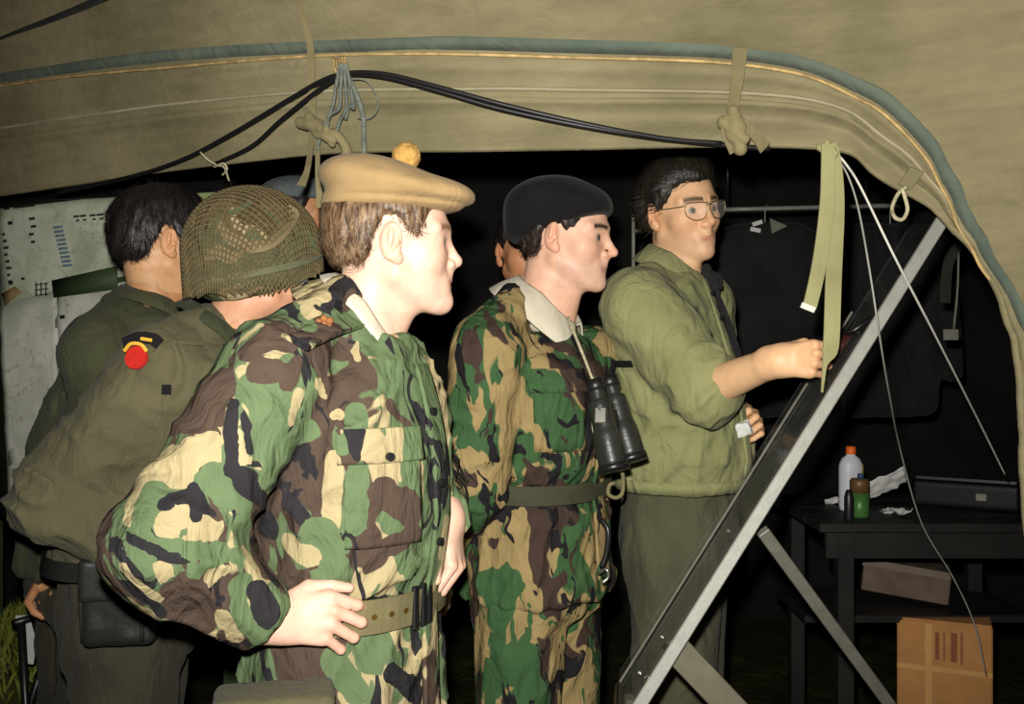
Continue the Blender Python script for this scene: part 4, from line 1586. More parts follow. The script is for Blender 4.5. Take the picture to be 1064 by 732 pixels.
put_part(rootD, 'front_placket', loftD.patch(.92, 1.40, -.12, .12, .013, .008, nz=26), M_CAMO_B)
bl = put_part(rootD, 'web_belt', loftD.band(1.115, .042, .012), M_WEB_D, False, label='dark green webbing belt')
for a in (1.25, 1.1):
    disc_on(bl, 'eyelet', loftD.pt(1.122, a, .0125), loftD.pt(1.1, a, 1.) - loftD.pt(1.1, a, 0), .004, M_BRASS, .0015, 10)
kc = P(640, 502, 2.13)
put('belt_clip', tube_mesh('belt_clip', [kc + np.array(v) for v in ((0, 0, .03), (.014, 0, .02), (.014, 0, -.02), (0, 0, -.032), (-.016, 0, -.024), (-.014, 0, -.006), (-.004, 0, .0))], .0045, 8, 6), M_WEB, bl, label='khaki snap hook')
put('belt_loop', tube_mesh('belt_loop', [P(625, 540, 2.13), P(632, 552, 2.12), P(630, 575, 2.12), P(625, 590, 2.12)], .006, 8, 6), M_BLACKMETAL, bl)
put('lanyard_hook', tube_mesh('lanyard_hook', [P(622, 596, 2.12), P(630, 592, 2.11), P(632, 600, 2.11), P(626, 606, 2.11)], .004, 6, 6), M_STEEL, bl)

# binoculars on their cord
bn = thing('binoculars', 'black binoculars hanging on a pale cord at the camouflage jacket', 'binoculars', P(637, 450, 2.06))
A0, A1 = P(619, 402, 2.07), P(638, 487, 2.03)
B0, B1 = P(634, 398, 2.12), P(657, 477, 2.08)
for a, b in ((A0, A1), (B0, B1)):
    d_ = (b - a) / np.linalg.norm(b - a)
    L_ = np.linalg.norm(b - a)
    br_ = put('barrel', new_mesh('barrel', *tube_data([a, a + d_ * L_ * .18, a + d_ * L_ * .20, a + d_ * L_ * .5, a + d_ * L_ * .62, b], [.0165, .0165, .024, .025, .029, .030], 18, 4)), M_LEATHER, bn)
    put('eyepiece', tube_mesh('eyepiece', [a - d_ * .014, a + d_ * .01], .0195, 16, 2), M_BLACKPLASTIC, br_)
    put('lens_ring', tube_mesh('lens_ring', [b - d_ * .008, b + d_ * .006], .0325, 18, 2), M_BLACKMETAL, br_)
put('bridge', beam_mesh('bridge', (A0 + A1) / 2, (B0 + B1) / 2, .05, .02, A1 - A0), M_BLACKMETAL, bn)
put('focus_wheel', tube_mesh('focus_wheel', [(A0 + B0) / 2 + (A1 - A0) * .25, (A0 + B0) / 2 + (A1 - A0) * .38], .011, 14, 2), M_BLACKPLASTIC, bn)
put('strap_buckle', box_mesh('strap_buckle', P(624, 432, 2.035), (.012, .004, .017), basis(.2, 0, -.3), .002), M_STEEL, bn)
put('neck_cord', tube_mesh('neck_cord', [P(590, 330, 2.12), P(599, 352, 2.085), P(612, 385, 2.07), P(621, 412, 2.06), P(616, 440, 2.06), P(622, 462, 2.06), P(636, 484, 2.06)], .0034, 6, 8), M_ROPE, bn)

# ---------------------------------------------------------------- man with glasses pointing at the board
yE = math.radians(18)
rootE = thing('person', 'man with glasses in light olive smock pointing at the board', 'person', (.42, 2.52, 0))
headE = hd(707, 219, 2.50, 60, -3, 8, 1.05)
loftE = Loft([(1.08, .425, 2.52, .155, .188), (1.115, .425, 2.52, .170, .200), (1.16, .425, 2.51, .176, .206), (1.28, .415, 2.50, .168, .205), (1.40, .398, 2.49, .158, .210),
              (1.50, .382, 2.49, .142, .205), (1.55, .382, 2.49, .122, .175), (1.585, .388, 2.49, .100, .135), (1.61, .394, 2.49, .082, .100), (1.63, .398, 2.49, .066, .072)], yE)
shE, elE, wrE = P(664, 322, 2.33), P(736, 404, 2.25), P(807, 375, 2.07)
cuffE = elE + (wrE - elE) * .17
lsE, leE, lwE = P(728, 318, 2.68), P(736, 430, 2.72), P(760, 450, 2.50)
armsE = [(shE, elE, cuffE, (.092, .082, .068)), (lsE, leE, lwE, (.09, .08, .06))]
V, Q = jacket_mesh(loftE, armsE, h=.0072, k=.03, amp=.008, seed=23.0, arm_amp=.009,
                    extra=lambda p, d: smin(d, rcone(p, P(688, 286, 2.48), P(662, 312, 2.37), .045, .08), .03))
put('smock', new_mesh('smock', V, Q), M_GREEN, rootE)
innerE, lfE = finish_legs(rootE, .425, 2.535, yE, 1.12, .150, .175, M_TROUSER, thigh=.118, amp=.007, seed=8.0, h=.010, crotch=.86, spread=.085)
hE1 = dict(w=wrE, X=(.74, -.62, .06), N=(-.60, -.76, .12), Y=(0, 0, 1), curls=((72, 88, 45), (74, 90, 45), (76, 90, 45), (78, 90, 45)), dev=(.05, .0, -.04, -.08),
           thumb=((.02, .026, -.014), (.050, .038, -.030), (.066, .034, -.058), (.072, .028, -.080)), s=.95)
hE2 = dict(w=lwE, X=(.50, -.62, .45), N=(.6, .6, .5), Y=(.2, -.5, .8), curls=((60, 70, 30), (62, 72, 30), (64, 74, 30), (66, 74, 30)),
           thumb=((.02, .026, -.012), (.055, .040, -.030), (.080, .030, -.042), (.095, .014, -.046)), s=1.0)
make_body(rootE, headE, P(702, 290, 2.495), loftE, [(shE, elE, wrE, (.05, .042, .030)), (lsE, leE, lwE, (.05, .042, .03))], innerE,
          [dict(spec=hE1, fore=(elE + (wrE - elE) * .05, wrE, .046, .030)), dict(spec=hE2, h=.003, fore=(lwE + (leE - lwE) * .3, lwE, .034, .028))],
          srgb(226, 182, 138), headkw=dict(), colours=dict(skin=srgb(224, 178, 136), lip=srgb(190, 122, 98), brow=srgb(92, 72, 42), eye=srgb(60, 50, 36), shade=srgb(196, 158, 124)), mat=SKIN, neck_r=(.054, .060))
hf = hair_fn([-.13, -.07, -.05, -.035, -.022, .0, .018, .035, .05, .066, .09], [-.065, -.06, -.04, .0, .032, .034, .002, .02, .05, .062, .062], grow=.013, amp=.003, top=.014, mess=.006, side=.004)
V, Q = local_mesh(hf, (-.15, -.12, -.1), (.12, .12, .16), .0032, headE)
hr_ = put('hair', new_mesh('hair', V, Q), M_HAIR_E, rootE, label='thick black hair with a parting fringe')
strands(hr_, headE, M_HAIR_E, n=4200, L=.038, crown=(.105, .035, .075), lift=.0022, keep=lambda v: (v[:, 2] > .055) | (v[:, 0] < .02))
co = put('smock_collar', collar(P(706, 275, 2.495) + [0, 0, .0], basis(math.radians(30), math.radians(-22), 0), .076, .074, .024, .048, .30, .035, flare=.026, back_lift=0), M_GREEN, rootE)
solid(co, .004)
# wire-framed glasses
hR, hO, hS = headE['R'], headE['o'], headE['s']
HL = lambda x, y, z: hO + hR @ np.array([x, y, z]) * hS
gl = bpy.data.objects.new('glasses', None)
gl.location = Vector(HL(.1, 0, 0)) - rootE.location
gl.parent = rootE
C.objects.link(gl)
M_GLASS_T = NT('spectacle_glass', 0.03, 0, 0.5)
M_GLASS_T.color((0.95, 0.95, 0.9))
M_GLASS_T.b.inputs['Alpha'].default_value = 0.10
M_FRAME = simple('gold_wire_frame', srgb(150, 132, 98), 0.35, 0.7)
for sg in (1, -1):
    y0, y1 = .006 * sg, .058 * sg
    ring = [(.1035, y0, .012), (.101, (y0 + y1) / 2, .014), (.091, y1, .012), (.089, y1, -.012), (.096, (y0 * .4 + y1 * .6), -.026), (.102, y0 + .006 * sg, -.020), (.1035, y0, .012)]
    put('rim', tube_mesh('rim', [HL(*r_) for r_ in ring], .0013, 6, 6), M_FRAME, gl)
    cpts_ = [HL(*r_) for r_ in ring[:-1]]
    put('lens', new_mesh('lens', cpts_, [tuple(range(6))], False), M_GLASS_T.m, gl)
    put('temple', tube_mesh('temple', [HL(.090, y1, .008), HL(.05, .074 * sg, .006), HL(-.01, .082 * sg, .004), HL(-.03, .083 * sg, -.015)], .0013, 6, 6), M_FRAME, gl)
put('nose_bridge', tube_mesh('nose_bridge', [HL(.1035, .008, .006), HL(.107, 0, .009), HL(.1035, -.008, .006)], .0015, 6, 5), M_FRAME, gl)
# dark neckerchief and smock details
put_part(rootE, 'dark_neckerchief', loftE.patch(1.36, 1.585, -.45, .22, .018, .012, nz=14, taper=.15), M_DARKCLOTH, label='black neckerchief hanging down the chest')
kn = loftE.pt(1.60, -.1, .01)
knot('neckerchief_knot', kn, .032, M_DARKCLOTH, rootE, 3.0)
put_part(rootE, 'front_placket', loftE.patch(1.12, 1.60, .30, .44, .012, .008, nz=26), M_GREEN)
for z in (1.56, 1.50):
    disc_on(rootE, 'button', loftE.pt(z, .37, .016), loftE.pt(z, .37, 1.) - loftE.pt(z, .37, 0), .006, M_BLACKPLASTIC)
put_part(rootE, 'chest_strap', loftE.band(1.392, .016, .016, a0=1.9, a1=4.3, n=40), M_BLACKPLASTIC, False, label='narrow black strap round the back')
put_part(rootE, 'waist_hem', loftE.band(1.098, .030, .008), M_GREEN, True)
ax_ = (wrE - elE) / np.linalg.norm(wrE - elE)
A_, B_ = frames(np.array([cuffE, wrE]))[1:]
ringp = [cuffE + (A_[0] * math.cos(t) + B_[0] * math.sin(t)) * .060 - ax_ * .008 for t in np.linspace(0, 2 * math.pi, 15)]
put('rolled_cuff', tube_mesh('rolled_cuff', ringp, .013, 8, 4), M_GREEN, rootE)
# marker pen in the fist, paper in the other hand
pen = thing('marker_pen', 'dark marker pen held in the pointing hand', 'pen', P(876, 362, 2.06))
pa, pb = P(858, 384, 2.06), P(882, 348, 2.06)
put('barrel', tube_mesh('barrel', [pa, pb], .008, 10, 3), simple('maroon_plastic', srgb(58, 26, 22), .35), pen)
put('tip', tube_mesh('tip', [pb, pb + (pb - pa) * .10], [.006, .003], 8, 3), M_WHITECORD, pen)
wc = P(769, 447, 2.37)
V, Q = surfnet(lambda p: rbox(p, wc, (.026, .010, .018), .004, basis(.5, .3, .4)) - .006 * perlin(p * 60), wc - .04, wc + .04, .003, .01)
put('crumpled_note', new_mesh('crumpled_note', V, Q, False), M_PAPER, label='crumpled white paper held in the left fist of the pointing man', cat='paper', origin=tuple(wc))

# ---------------------------------------------------------------- man in the netted helmet
yB = math.radians(-12)
rootB = thing('person', 'man in netted camouflage helmet and olive shirt with red badge', 'person', (-.78, 2.08, 0))
headB = hd(268, 284, 2.03, -42, 4, 0, 1.0)
loftB = Loft([(.985, -.795, 2.06, .150, .185), (1.02, -.79, 2.06, .150, .185), (1.06, -.775, 2.06, .165, .195), (1.16, -.745, 2.055, .172, .205), (1.26, -.70, 2.05, .165, .212),
              (1.34, -.655, 2.05, .148, .205), (1.39, -.628, 2.045, .125, .180), (1.425, -.610, 2.04, .105, .145), (1.45, -.598, 2.04, .085, .105), (1.47, -.590, 2.04, .07, .08)], yB)
shB, elB, wrB = P(166, 392, 1.90), P(58, 520, 1.86), P(190, 585, 1.86)
lsB, leB, lwB = P(262, 392, 2.25), P(330, 480, 2.25), P(340, 560, 2.05)
armsB = [(shB, elB, wrB, (.088, .078, .055)), (lsB, leB, lwB, (.082, .07, .05))]
V, Q = jacket_mesh(loftB, armsB, h=.0068, k=.02, amp=.008, seed=31.0, arm_amp=.013,
                    extra=lambda p, d: smin(d, rcone(p, P(218, 338, 1.99), P(168, 376, 1.92), .045, .075), .03))
VB = V.copy()
put('shirt', new_mesh('shirt', V, Q), M_OLIVE, rootB)
innerB, _ = finish_legs(rootB, -.79, 2.07, yB, 1.03, .140, .175, M_TROUSER_D, thigh=.105, amp=.010, seed=12.0, h=.010, crotch=.80)
hB1 = dict(w=wrB, X=(.9, .2, -.2), N=(0, -1, .2), Y=(0, 0, 1), curls=((30, 40, 20),) * 4)
hB2 = dict(w=lwB, X=(.4, -.4, -.8), N=(.8, .2, .2), Y=(0, -1, 0), curls=((30, 40, 20),) * 4)
make_body(rootB, headB, P(238, 350, 2.035), loftB, [(shB, elB, wrB, (.05, .042, .03)), (lsB, leB, lwB, (.05, .042, .03))], innerB,
          [dict(spec=hB1, h=.004, fore=(wrB + (elB - wrB) * .3, wrB, .034, .028)), dict(spec=hB2, h=.004, fore=(lwB + (leB - lwB) * .3, lwB, .034, .028))],
          srgb(206, 148, 110), colours=dict(skin=srgb(214, 160, 126), lip=srgb(170, 104, 88), brow=srgb(70, 48, 34), eye=srgb(60, 48, 38)), mat=SKIN)
M_HELM = camo('scrim_helmet_cover', srgb(158, 140, 106), srgb(86, 94, 66), srgb(104, 90, 62), srgb(78, 66, 46), seed=9.2, s=.95)
CUT = lambda q: (-.036 + .30 * q[:, 0] - q[:, 2]) * .95


def helmet(q):
    d = ell(q, (-.008, 0, .048), (.136, .116, .125))
    d = smin(d, ell(q, (-.008, 0, -.01), (.139, .119, .05)), .02) - .004 * perlin(q * 22) - .002 * perlin(q * 50)
    d = smax(d, CUT(q), .008)
    return smax(d, -ell(q, (-.008, 0, .03), (.118, .098, .115)), .004)


V, Q = local_mesh(helmet, (-.16, -.14, -.09), (.15, .14, .19), .0036, headB)
hl_ = put('helmet', new_mesh('helmet', V, Q), M_HELM, rootB, label='steel helmet under a mottled camouflage cover')
gv, gi, gf = [], {}, []
st = .0475
N_ = int(1.3 / st) + 1
ca, sa = math.cos(.7), math.sin(.7)
for i in range(-N_, N_ + 1):
    for j in range(-N_, N_ + 1):
        u, v = i * st, j * st
        rho = math.hypot(u, v)
        if rho > 1.3:
            continue
        th = rho * math.radians(112)
        ph = math.atan2(v, u) + .5
        dv = np.array([math.sin(th) * math.cos(ph), math.sin(th) * math.sin(ph), math.cos(th)])
        if th > math.pi / 2:
            dv = np.array([math.cos(ph), math.sin(ph), -(th - math.pi / 2)])
        q = np.array([-.008, 0, .046]) + dv * np.array([.1435, .1235, .1305])
        if max(-.040 + .30 * q[0], -.050) - q[2] > 0:
            continue
        gi[(i, j)] = len(gv)
        gv.append(q)
for (i, j) in gi:
    k4 = [(i, j), (i + 1, j), (i + 1, j + 1), (i, j + 1)]
    if all(k in gi for k in k4):
        gf.append(tuple(gi[k] for k in k4))
gv = np.array(gv) @ headB['R'].T + headB['o']
net = put('helmet_net', new_mesh('helmet_net', gv, gf), simple('brown_string_net', srgb(100, 88, 60), .9, var=.25, vscale=50), rootB, label='brown string net over the helmet')
w_ = net.modifiers.new('net', 'WIREFRAME')
w_.thickness = .0036
w_.use_replace = True
HB = lambda x, y, z: headB['o'] + headB['R'] @ np.array([x, y, z])
ribbon('scrim_band', [HB(.12, -.06, .035), HB(.07, -.108, .022), HB(.0, -.127, .006), HB(-.07, -.111, -.006), HB(-.13, -.06, -.014)], .014, cloth('grey_green_scrim', srgb(112, 114, 86)), hl_, face=(-.2, -.9, .2))


def helm_pt(px, py):
    R_ = headB['R']
    o_ = (np.array([0, 0, CAMZ]) - headB['o']) @ R_ - np.array([-.008, 0, .046])
    d_ = (P(px, py, 1.0) - np.array([0, 0, CAMZ])) @ R_
    r_ = np.array([.1412, .1212, .1292])
    a_, b_, c_ = (d_ / r_) @ (d_ / r_), 2 * (o_ / r_) @ (d_ / r_), (o_ / r_) @ (o_ / r_) - 1
    t_ = (-b_ - math.sqrt(max(0, b_ * b_ - 4 * a_ * c_))) / (2 * a_)
    return (o_ + d_ * t_ + np.array([-.008, 0, .046])) @ R_.T + headB['o']


M_SCRIM = cloth('sand_hessian_strip', srgb(132, 118, 88), srgb(116, 102, 74), wrinkle=.3)
M_SCRIMG = cloth('green_hessian_strip', srgb(84, 94, 64), srgb(72, 82, 56), wrinkle=.3)
for pts_, wd, mt in (([(228, 232), (240, 248), (262, 256), (282, 252), (296, 240), (306, 224), (300, 214)], [.012, .022, .026, .024, .022, .020, .008], M_SCRIM),
                     ([(214, 272), (226, 262), (240, 268), (252, 262)], [.012, .026, .024, .01], M_SCRIM),
                     ([(262, 210), (248, 218), (238, 222)], [.006, .014, .006], M_SCRIMG), ([(318, 238), (322, 252), (326, 262)], [.008, .02, .012], M_SCRIMG)):
    ribbon('scrim_strip', [helm_pt(*q_) for q_ in pts_], wd, mt, hl_, face=(-.1, -1, .15))
ribbon('chin_strap', [HB(.045, -.098, .0), HB(.045, -.088, -.03), HB(.045, -.072, -.08), HB(.06, -.03, -.122)], .018, M_BLACKPLASTIC, hl_, face=(0, -1, 0))
put('strap_slide', box_mesh('strap_slide', HB(.046, -.097, -.018), (.012, .004, .011), None, .002), M_BLACKPLASTIC, hl_)
co = put('shirt_collar', collar(P(236, 342, 2.035), basis(yB, math.radians(-34), 0), .084, .080, .010, .022, .25, .01, flare=.016, back_lift=0), M_COLLAR_OL, rootB, label='darker green collar')
solid(co, .004)
ep, _, _ = shoulder_strap(rootB, P(208, 350, depth_at(VB, 208, 350) - .003), P(140, 362, depth_at(VB, 140, 362) - .003), .05, M_OLIVE, up=(-.1, -.7, .7), bow=.012)
bc = P(142, 372, depth_at(VB, 142, 372, 8) - .006)
bz = bc[1]
bd = disc_on(rootB, 'red_badge', bc, (-.25, -1, .25), .0215, M_RED, .004, 20)
bd['label'] = 'round red felt badge'
ribbon('yellow_edge', [bc + np.array([-.021, -.004, .012]), bc + np.array([-.008, -.006, .025]), bc + np.array([.010, -.006, .024]), bc + np.array([.020, -.004, .012])], .006, M_YELLOW, bd, face=(0, -1, .2))
ribbon('shoulder_title', [P(128, 357, bz + .004), P(142, 351, bz + .002), P(158, 352, bz + .008), P(166, 358, bz + .014)], .022, M_BLACKWOOL, rootB, face=(0, -1, .5), label='black shoulder title with yellow letters')
ribbon('title_letters', [P(146, 352, bz - .003), P(158, 354, bz + .001)], .006, M_YELLOW, rootB, t=.002, face=(0, -1, .5))
ribbon('sleeve_patch', [P(168, 405, depth_at(VB, 168, 405) - .003), P(178, 405, depth_at(VB, 178, 405) - .003)], .018, M_BLACKWOOL, rootB, t=.003, face=(-.2, -1, .2))
bl = put_part(rootB, 'belt', loftB.band(1.005, .036, .012), M_LEATHER, False, label='black leather belt')
pcB = P(126, 624, 1.86)
RB = basis(math.radians(-12), 0, 0)
V, Q = surfnet(lambda p: rbox(p, pcB, (.066, .035, .080), .016, RB) - .003 * perlin(p * 30), pcB - .12, pcB + .12, .005, .01)
pou = put('leather_pouch', new_mesh('leather_pouch', V, Q), M_LEATHER, rootB, label='black leather pouch hanging from the belt')
V, Q = surfnet(lambda p: rbox(p, pcB + np.array([0, -.004, .045]), (.069, .037, .040), .010, RB), pcB - .12, pcB + .12, .005, .01)
put('pouch_flap', new_mesh('pouch_flap', V, Q), M_LEATHER, pou)
for dx in (-.060, .055):
    put('pouch_seam', tube_mesh('pouch_seam', [pcB + np.array([dx, -.036, .07]), pcB + np.array([dx * .98, -.040, 0]), pcB + np.array([dx * .95, -.036, -.066])], .004, 6, 5), M_LEATHER, pou)

# ---------------------------------------------------------------- bare-headed man at the far left
yA = math.radians(-38)
rootA = thing('person', 'bare-headed man with black hair seen from behind, dark olive jacket', 'person', (-1.02, 2.38, 0))
headA = hd(170, 252, 2.30, -34, -2, 0, 1.0)
loftA = Loft([(.90, -1.02, 2.38, .150, .180), (1.0, -1.01, 2.38, .150, .180), (1.10, -.995, 2.375, .160, .195), (1.22, -.965, 2.365, .160, .205), (1.32, -.93, 2.36, .150, .210),
              (1.41, -.895, 2.35, .130, .200), (1.465, -.872, 2.34, .112, .165), (1.505, -.855, 2.335, .095, .120), (1.532, -.848, 2.33, .080, .085)], yA)
shA, elA, wrA = P(100, 372, 2.18), P(150, 530, 2.36), P(84, 594, 2.28)
lsA, leA, lwA = P(235, 370, 2.50), P(260, 500, 2.55), P(230, 580, 2.45)
armsA = [(shA, elA, wrA, (.080, .068, .050)), (lsA, leA, lwA, (.080, .068, .05))]
V, Q = jacket_mesh(loftA, armsA, h=.0075, k=.025, amp=.008, seed=41.0,
                    extra=lambda p, d: smin(d, rcone(p, P(146, 308, 2.33), P(104, 356, 2.21), .045, .07), .03))
put('jacket', new_mesh('jacket', V, Q), M_OLIVE_D, rootA)
innerA, _ = finish_legs(rootA, -1.02, 2.39, yA, 1.0, .135, .165, M_TROUSER_D, thigh=.10, amp=.009, seed=15.0)
hA1 = dict(w=wrA, X=(-.92, .0, -.22), N=(-.2, -.2, 1), Y=(-.2, -1, 0), curls=((45, 55, 30), (45, 55, 30), (48, 58, 30), (50, 60, 30)),
           thumb=((.02, .028, -.012), (.050, .042, -.024), (.075, .036, -.034), (.095, .026, -.040)))
hA2 = dict(w=lwA, X=(.2, .3, -.9), N=(.6, .6, 0), Y=(-.6, .6, 0), curls=((25, 35, 20),) * 4)
make_body(rootA, headA, P(166, 322, 2.32), loftA, [(shA, elA, wrA, (.048, .04, .03)), (lsA, leA, lwA, (.048, .04, .03))], innerA,
          [dict(spec=hA1, fore=(wrA + (elA - wrA) * .3, wrA, .034, .028)), dict(spec=hA2, h=.004, fore=(lwA + (leA - lwA) * .3, lwA, .034, .028))],
          srgb(196, 142, 98), colours=dict(skin=srgb(212, 164, 120), lip=srgb(170, 108, 88), brow=srgb(30, 24, 22), eye=srgb(40, 34, 30)), mat=SKIN, neck_r=(.056, .062))
hf = hair_fn([-.13, -.075, -.055, -.036, -.022, .0, .018, .035, .05, .066, .09], [-.062, -.072, -.05, -.005, .03, .034, .0, .02, .05, .062, .066], grow=.014, amp=.005, top=.010, freq=60, mess=.010)
V, Q = local_mesh(hf, (-.15, -.12, -.1), (.12, .12, .16), .0034, headA)
hr_ = put('hair', new_mesh('hair', V, Q), M_HAIR_A, rootA, label='short thick black hair')
strands(hr_, headA, M_HAIR_A, n=4500, L=.030, lift=.0025)
co = put('jacket_collar', collar(P(162, 320, 2.325), basis(yA, math.radians(-22), 0), .078, .074, .018, .034, .3, .02, flare=.02, back_lift=0), M_OLIVE_D, rootA)
solid(co, .004)
put('dark_cuff', tube_mesh('dark_cuff', [elA - (wrA - elA) * .15, elA + (wrA - elA) * .55, wrA + (wrA - elA) * .02], [.072, .066, .054], 20, 6), M_DARKCLOTH, rootA, label='dark knitted sleeve end')


# ---------------------------------------------------------------- two men half hidden in the dark behind
def hidden_person(label, head, neck, cx, cy, yaw, hat):
    z0 = neck[2] - 1.5
    root = thing('person', label, 'person', (cx, cy, 0))
    lf = Loft([(z0 + .85, cx, cy, .15, .18), (z0 + 1.0, cx, cy, .15, .18), (z0 + 1.2, cx, cy, .16, .205), (z0 + 1.35, cx, cy, .145, .205),
               (z0 + 1.43, neck[0], neck[1], .12, .18), (z0 + 1.48, neck[0], neck[1], .09, .12), (z0 + 1.51, neck[0], neck[1], .07, .075)], yaw)
    f = np.array([math.cos(yaw), -math.sin(yaw), 0])
    r = np.array([-math.sin(yaw), -math.cos(yaw), 0])
    arms, body = [], []
    c = np.array([neck[0], neck[1], z0 + 1.40])
    hands = []
    for sg in (1, -1):
        s_ = c + r * sg * .19
        e_ = s_ + r * sg * .05 + np.array([0, 0, -.29])
        w_ = e_ + f * .10 - r * sg * .03 + np.array([0, 0, -.22])
        arms.append((s_, e_, w_, (.078, .066, .048)))
        body.append((s_, e_, w_, (.048, .04, .03)))
        hands.append(dict(spec=dict(w=w_, X=f * .3 + np.array([0, 0, -.95]), N=r * sg, Y=f, curls=((25, 35, 20),) * 4), h=.005, fore=(w_ + (e_ - w_) * .3, w_, .034, .028)))
    V, Q = jacket_mesh(lf, arms, h=.011, k=.025, amp=.007, seed=50.0 + cx)
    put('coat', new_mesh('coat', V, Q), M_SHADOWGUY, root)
    inner, _ = finish_legs(root, cx, cy, yaw, z0 + .98, .13, .165, M_TROUSER_D, h=.014, crotch=z0 + .80)
    make_body(root, head, neck, lf, body, inner, hands, srgb(190, 134, 92),
              colours=dict(skin=srgb(196, 140, 98), lip=srgb(150, 96, 80), brow=srgb(40, 30, 26), eye=srgb(40, 34, 30)), mat=SKIN, head_h=.0036)
    hf = hair_fn([-.13, -.075, -.055, -.036, -.022, .0, .018, .035, .05, .066, .09], [-.062, -.07, -.05, -.005, .03, .034, .0, .02, .05, .062, .066], grow=.012, amp=.004, top=.008)
    V, Q = local_mesh(hf, (-.15, -.12, -.1), (.12, .12, .16), .0045, head)
    put('hair', new_mesh('hair', V, Q), M_HAIR_A, root)
    if hat:
        def cap(q):
            d = ell(q, (-.01, 0, .07), (.112, .094, .058))
            return smax(d, (.055 - q[:, 2]), .005)
        V, Q = local_mesh(cap, (-.14, -.12, .03), (.13, .12, .15), .005, head)
        put('cap', new_mesh('cap', V, Q), cloth('pale_blue_grey_cap', srgb(120, 128, 124), srgb(70, 78, 78)), root)
    return root


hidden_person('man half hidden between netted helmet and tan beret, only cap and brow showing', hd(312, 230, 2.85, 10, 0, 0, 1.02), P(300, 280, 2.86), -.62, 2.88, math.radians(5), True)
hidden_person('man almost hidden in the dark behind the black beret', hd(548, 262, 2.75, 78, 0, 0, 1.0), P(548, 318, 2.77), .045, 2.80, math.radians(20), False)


# ================================================================== board on the right
bd = thing('briefing_board', 'sloping clear perspex board with scuffed aluminium edge frame and metal legs', 'board', (.35, 2.05, 0))
E_top, E_bot = P(992, 208, 1.97), P(640, 772, 1.87)
Wd = np.array([.12, .99, 0])
Wd /= np.linalg.norm(Wd)
Wl = .33
Sd = (E_top - E_bot) / np.linalg.norm(E_top - E_bot)
Nd = np.cross(Sd, Wd)
Nd /= np.linalg.norm(Nd)
if Nd[0] > 0:
    Nd = -Nd


def quadpanel(name, a, b, w0, w1, off, t, mat, parent, n=1):
    c = [a + Wd * w0 + Nd * off, b + Wd * w0 + Nd * off, b + Wd * w1 + Nd * off, a + Wd * w1 + Nd * off]
    V = c + [x - Nd * t for x in c]
    Fc = [(0, 1, 2, 3), (7, 6, 5, 4), (0, 4, 5, 1), (1, 5, 6, 2), (2, 6, 7, 3), (3, 7, 4, 0)]
    return put(name, new_mesh(name, V, Fc, False), mat, parent)


M_PX = NT('clear_perspex', 0.08, 0, 0.2)
M_PX.color((0.10, 0.11, 0.10))
M_PX.b.inputs['Alpha'].default_value = 0.14
pxp = quadpanel('panel', E_bot, E_top, .012, Wl - .012, -.004, .005, M_PX.m, bd)
pxp['label'] = 'clear dark perspex sheet'
near = put('edge_frame', beam_mesh('edge_frame', E_bot, E_top, .014, .025, Wd), M_ALU, bd, label='scuffed aluminium near edge')
put('edge_frame', beam_mesh('edge_frame', E_bot + Wd * Wl, E_top + Wd * Wl - Sd * .25, .005, .006, Wd), M_ALU_D, bd)
put('edge_frame', beam_mesh('edge_frame', E_top, E_top + Wd * Wl, .014, .012, Sd), M_BLACKMETAL, bd)
put('edge_frame', beam_mesh('edge_frame', E_bot, E_bot + Wd * Wl, .014, .012, Sd), M_BLACKMETAL, bd)
M_OV = NT('clear_plastic_overlay', 0.12, 0, 0.5)
M_OV.color((0.6, 0.62, 0.6))
M_OV.b.inputs['Alpha'].default_value = 0.04
M_OV.b.inputs['IOR'].default_value = 1.45
quadpanel('plastic_overlay', E_bot + Sd * .03, E_top - Sd * .33, .004, Wl - .02, .016, .0015, M_OV.m, bd)
put('overlay_clip', beam_mesh('overlay_clip', E_top - Sd * .33 + Nd * .022, E_top - Sd * .33 + Wd * .10 + Nd * .022, .008, .006, Sd), M_BLACKMETAL, bd)
for (px, py) in ((747, 564), (686, 678), (669, 716)):
    for t in np.linspace(0, 1, 200):
        q = E_bot + (E_top - E_bot) * t
        if abs(CAMZ - (q[2] - 0) + 0) < 9 and (366 - (q[2] - CAMZ) * F / q[1]) <= py:
            break
    disc_on(bd, 'stud', q + Nd * .023 + Wd * .05, Nd, .005, M_STEEL, .003, 10)
# legs behind the board
L1a, L1b = P(792, 552, 2.0), P(1010, 850, 2.35)
L1b = L1a + (L1b - L1a) * ((L1a[2] - .0) / (L1a[2] - L1b[2]))
put('leg', beam_mesh('leg', L1a, L1b, .026, .018, (1, 0, .6)), M_ALU_D, bd)
L2a, L2b = P(700, 672, 1.92), P(772, 748, 1.95)
L2b = L2a + (L2b - L2a) * (L2a[2] / (L2a[2] - L2b[2]))
put('leg', beam_mesh('leg', L2a, L2b, .055, .02, (1, 0, .9)), simple('grey_wood_leg', srgb(108, 104, 86), .8, var=.2), bd)
L3a = E_bot + Wd * Wl * .9 - Nd * .03
put('leg', beam_mesh('leg', L3a, np.array([L3a[0] - .05, L3a[1] + .05, 0.0]), .04, .02, (0, 1, 0)), M_ALU_D, bd)
L4a = E_bot + Wd * .03 - Nd * .03
put('leg', beam_mesh('leg', L4a, np.array([L4a[0] - .05, L4a[1], 0.0]), .04, .02, (0, 1, 0)), M_ALU_D, bd)
# pen tube clipped at the board's top left edge
put('clipped_pen', tube_mesh('clipped_pen', [P(882, 347, 2.02), P(906, 331, 2.02)], .005, 8, 2), M_BLACKPLASTIC, bd)

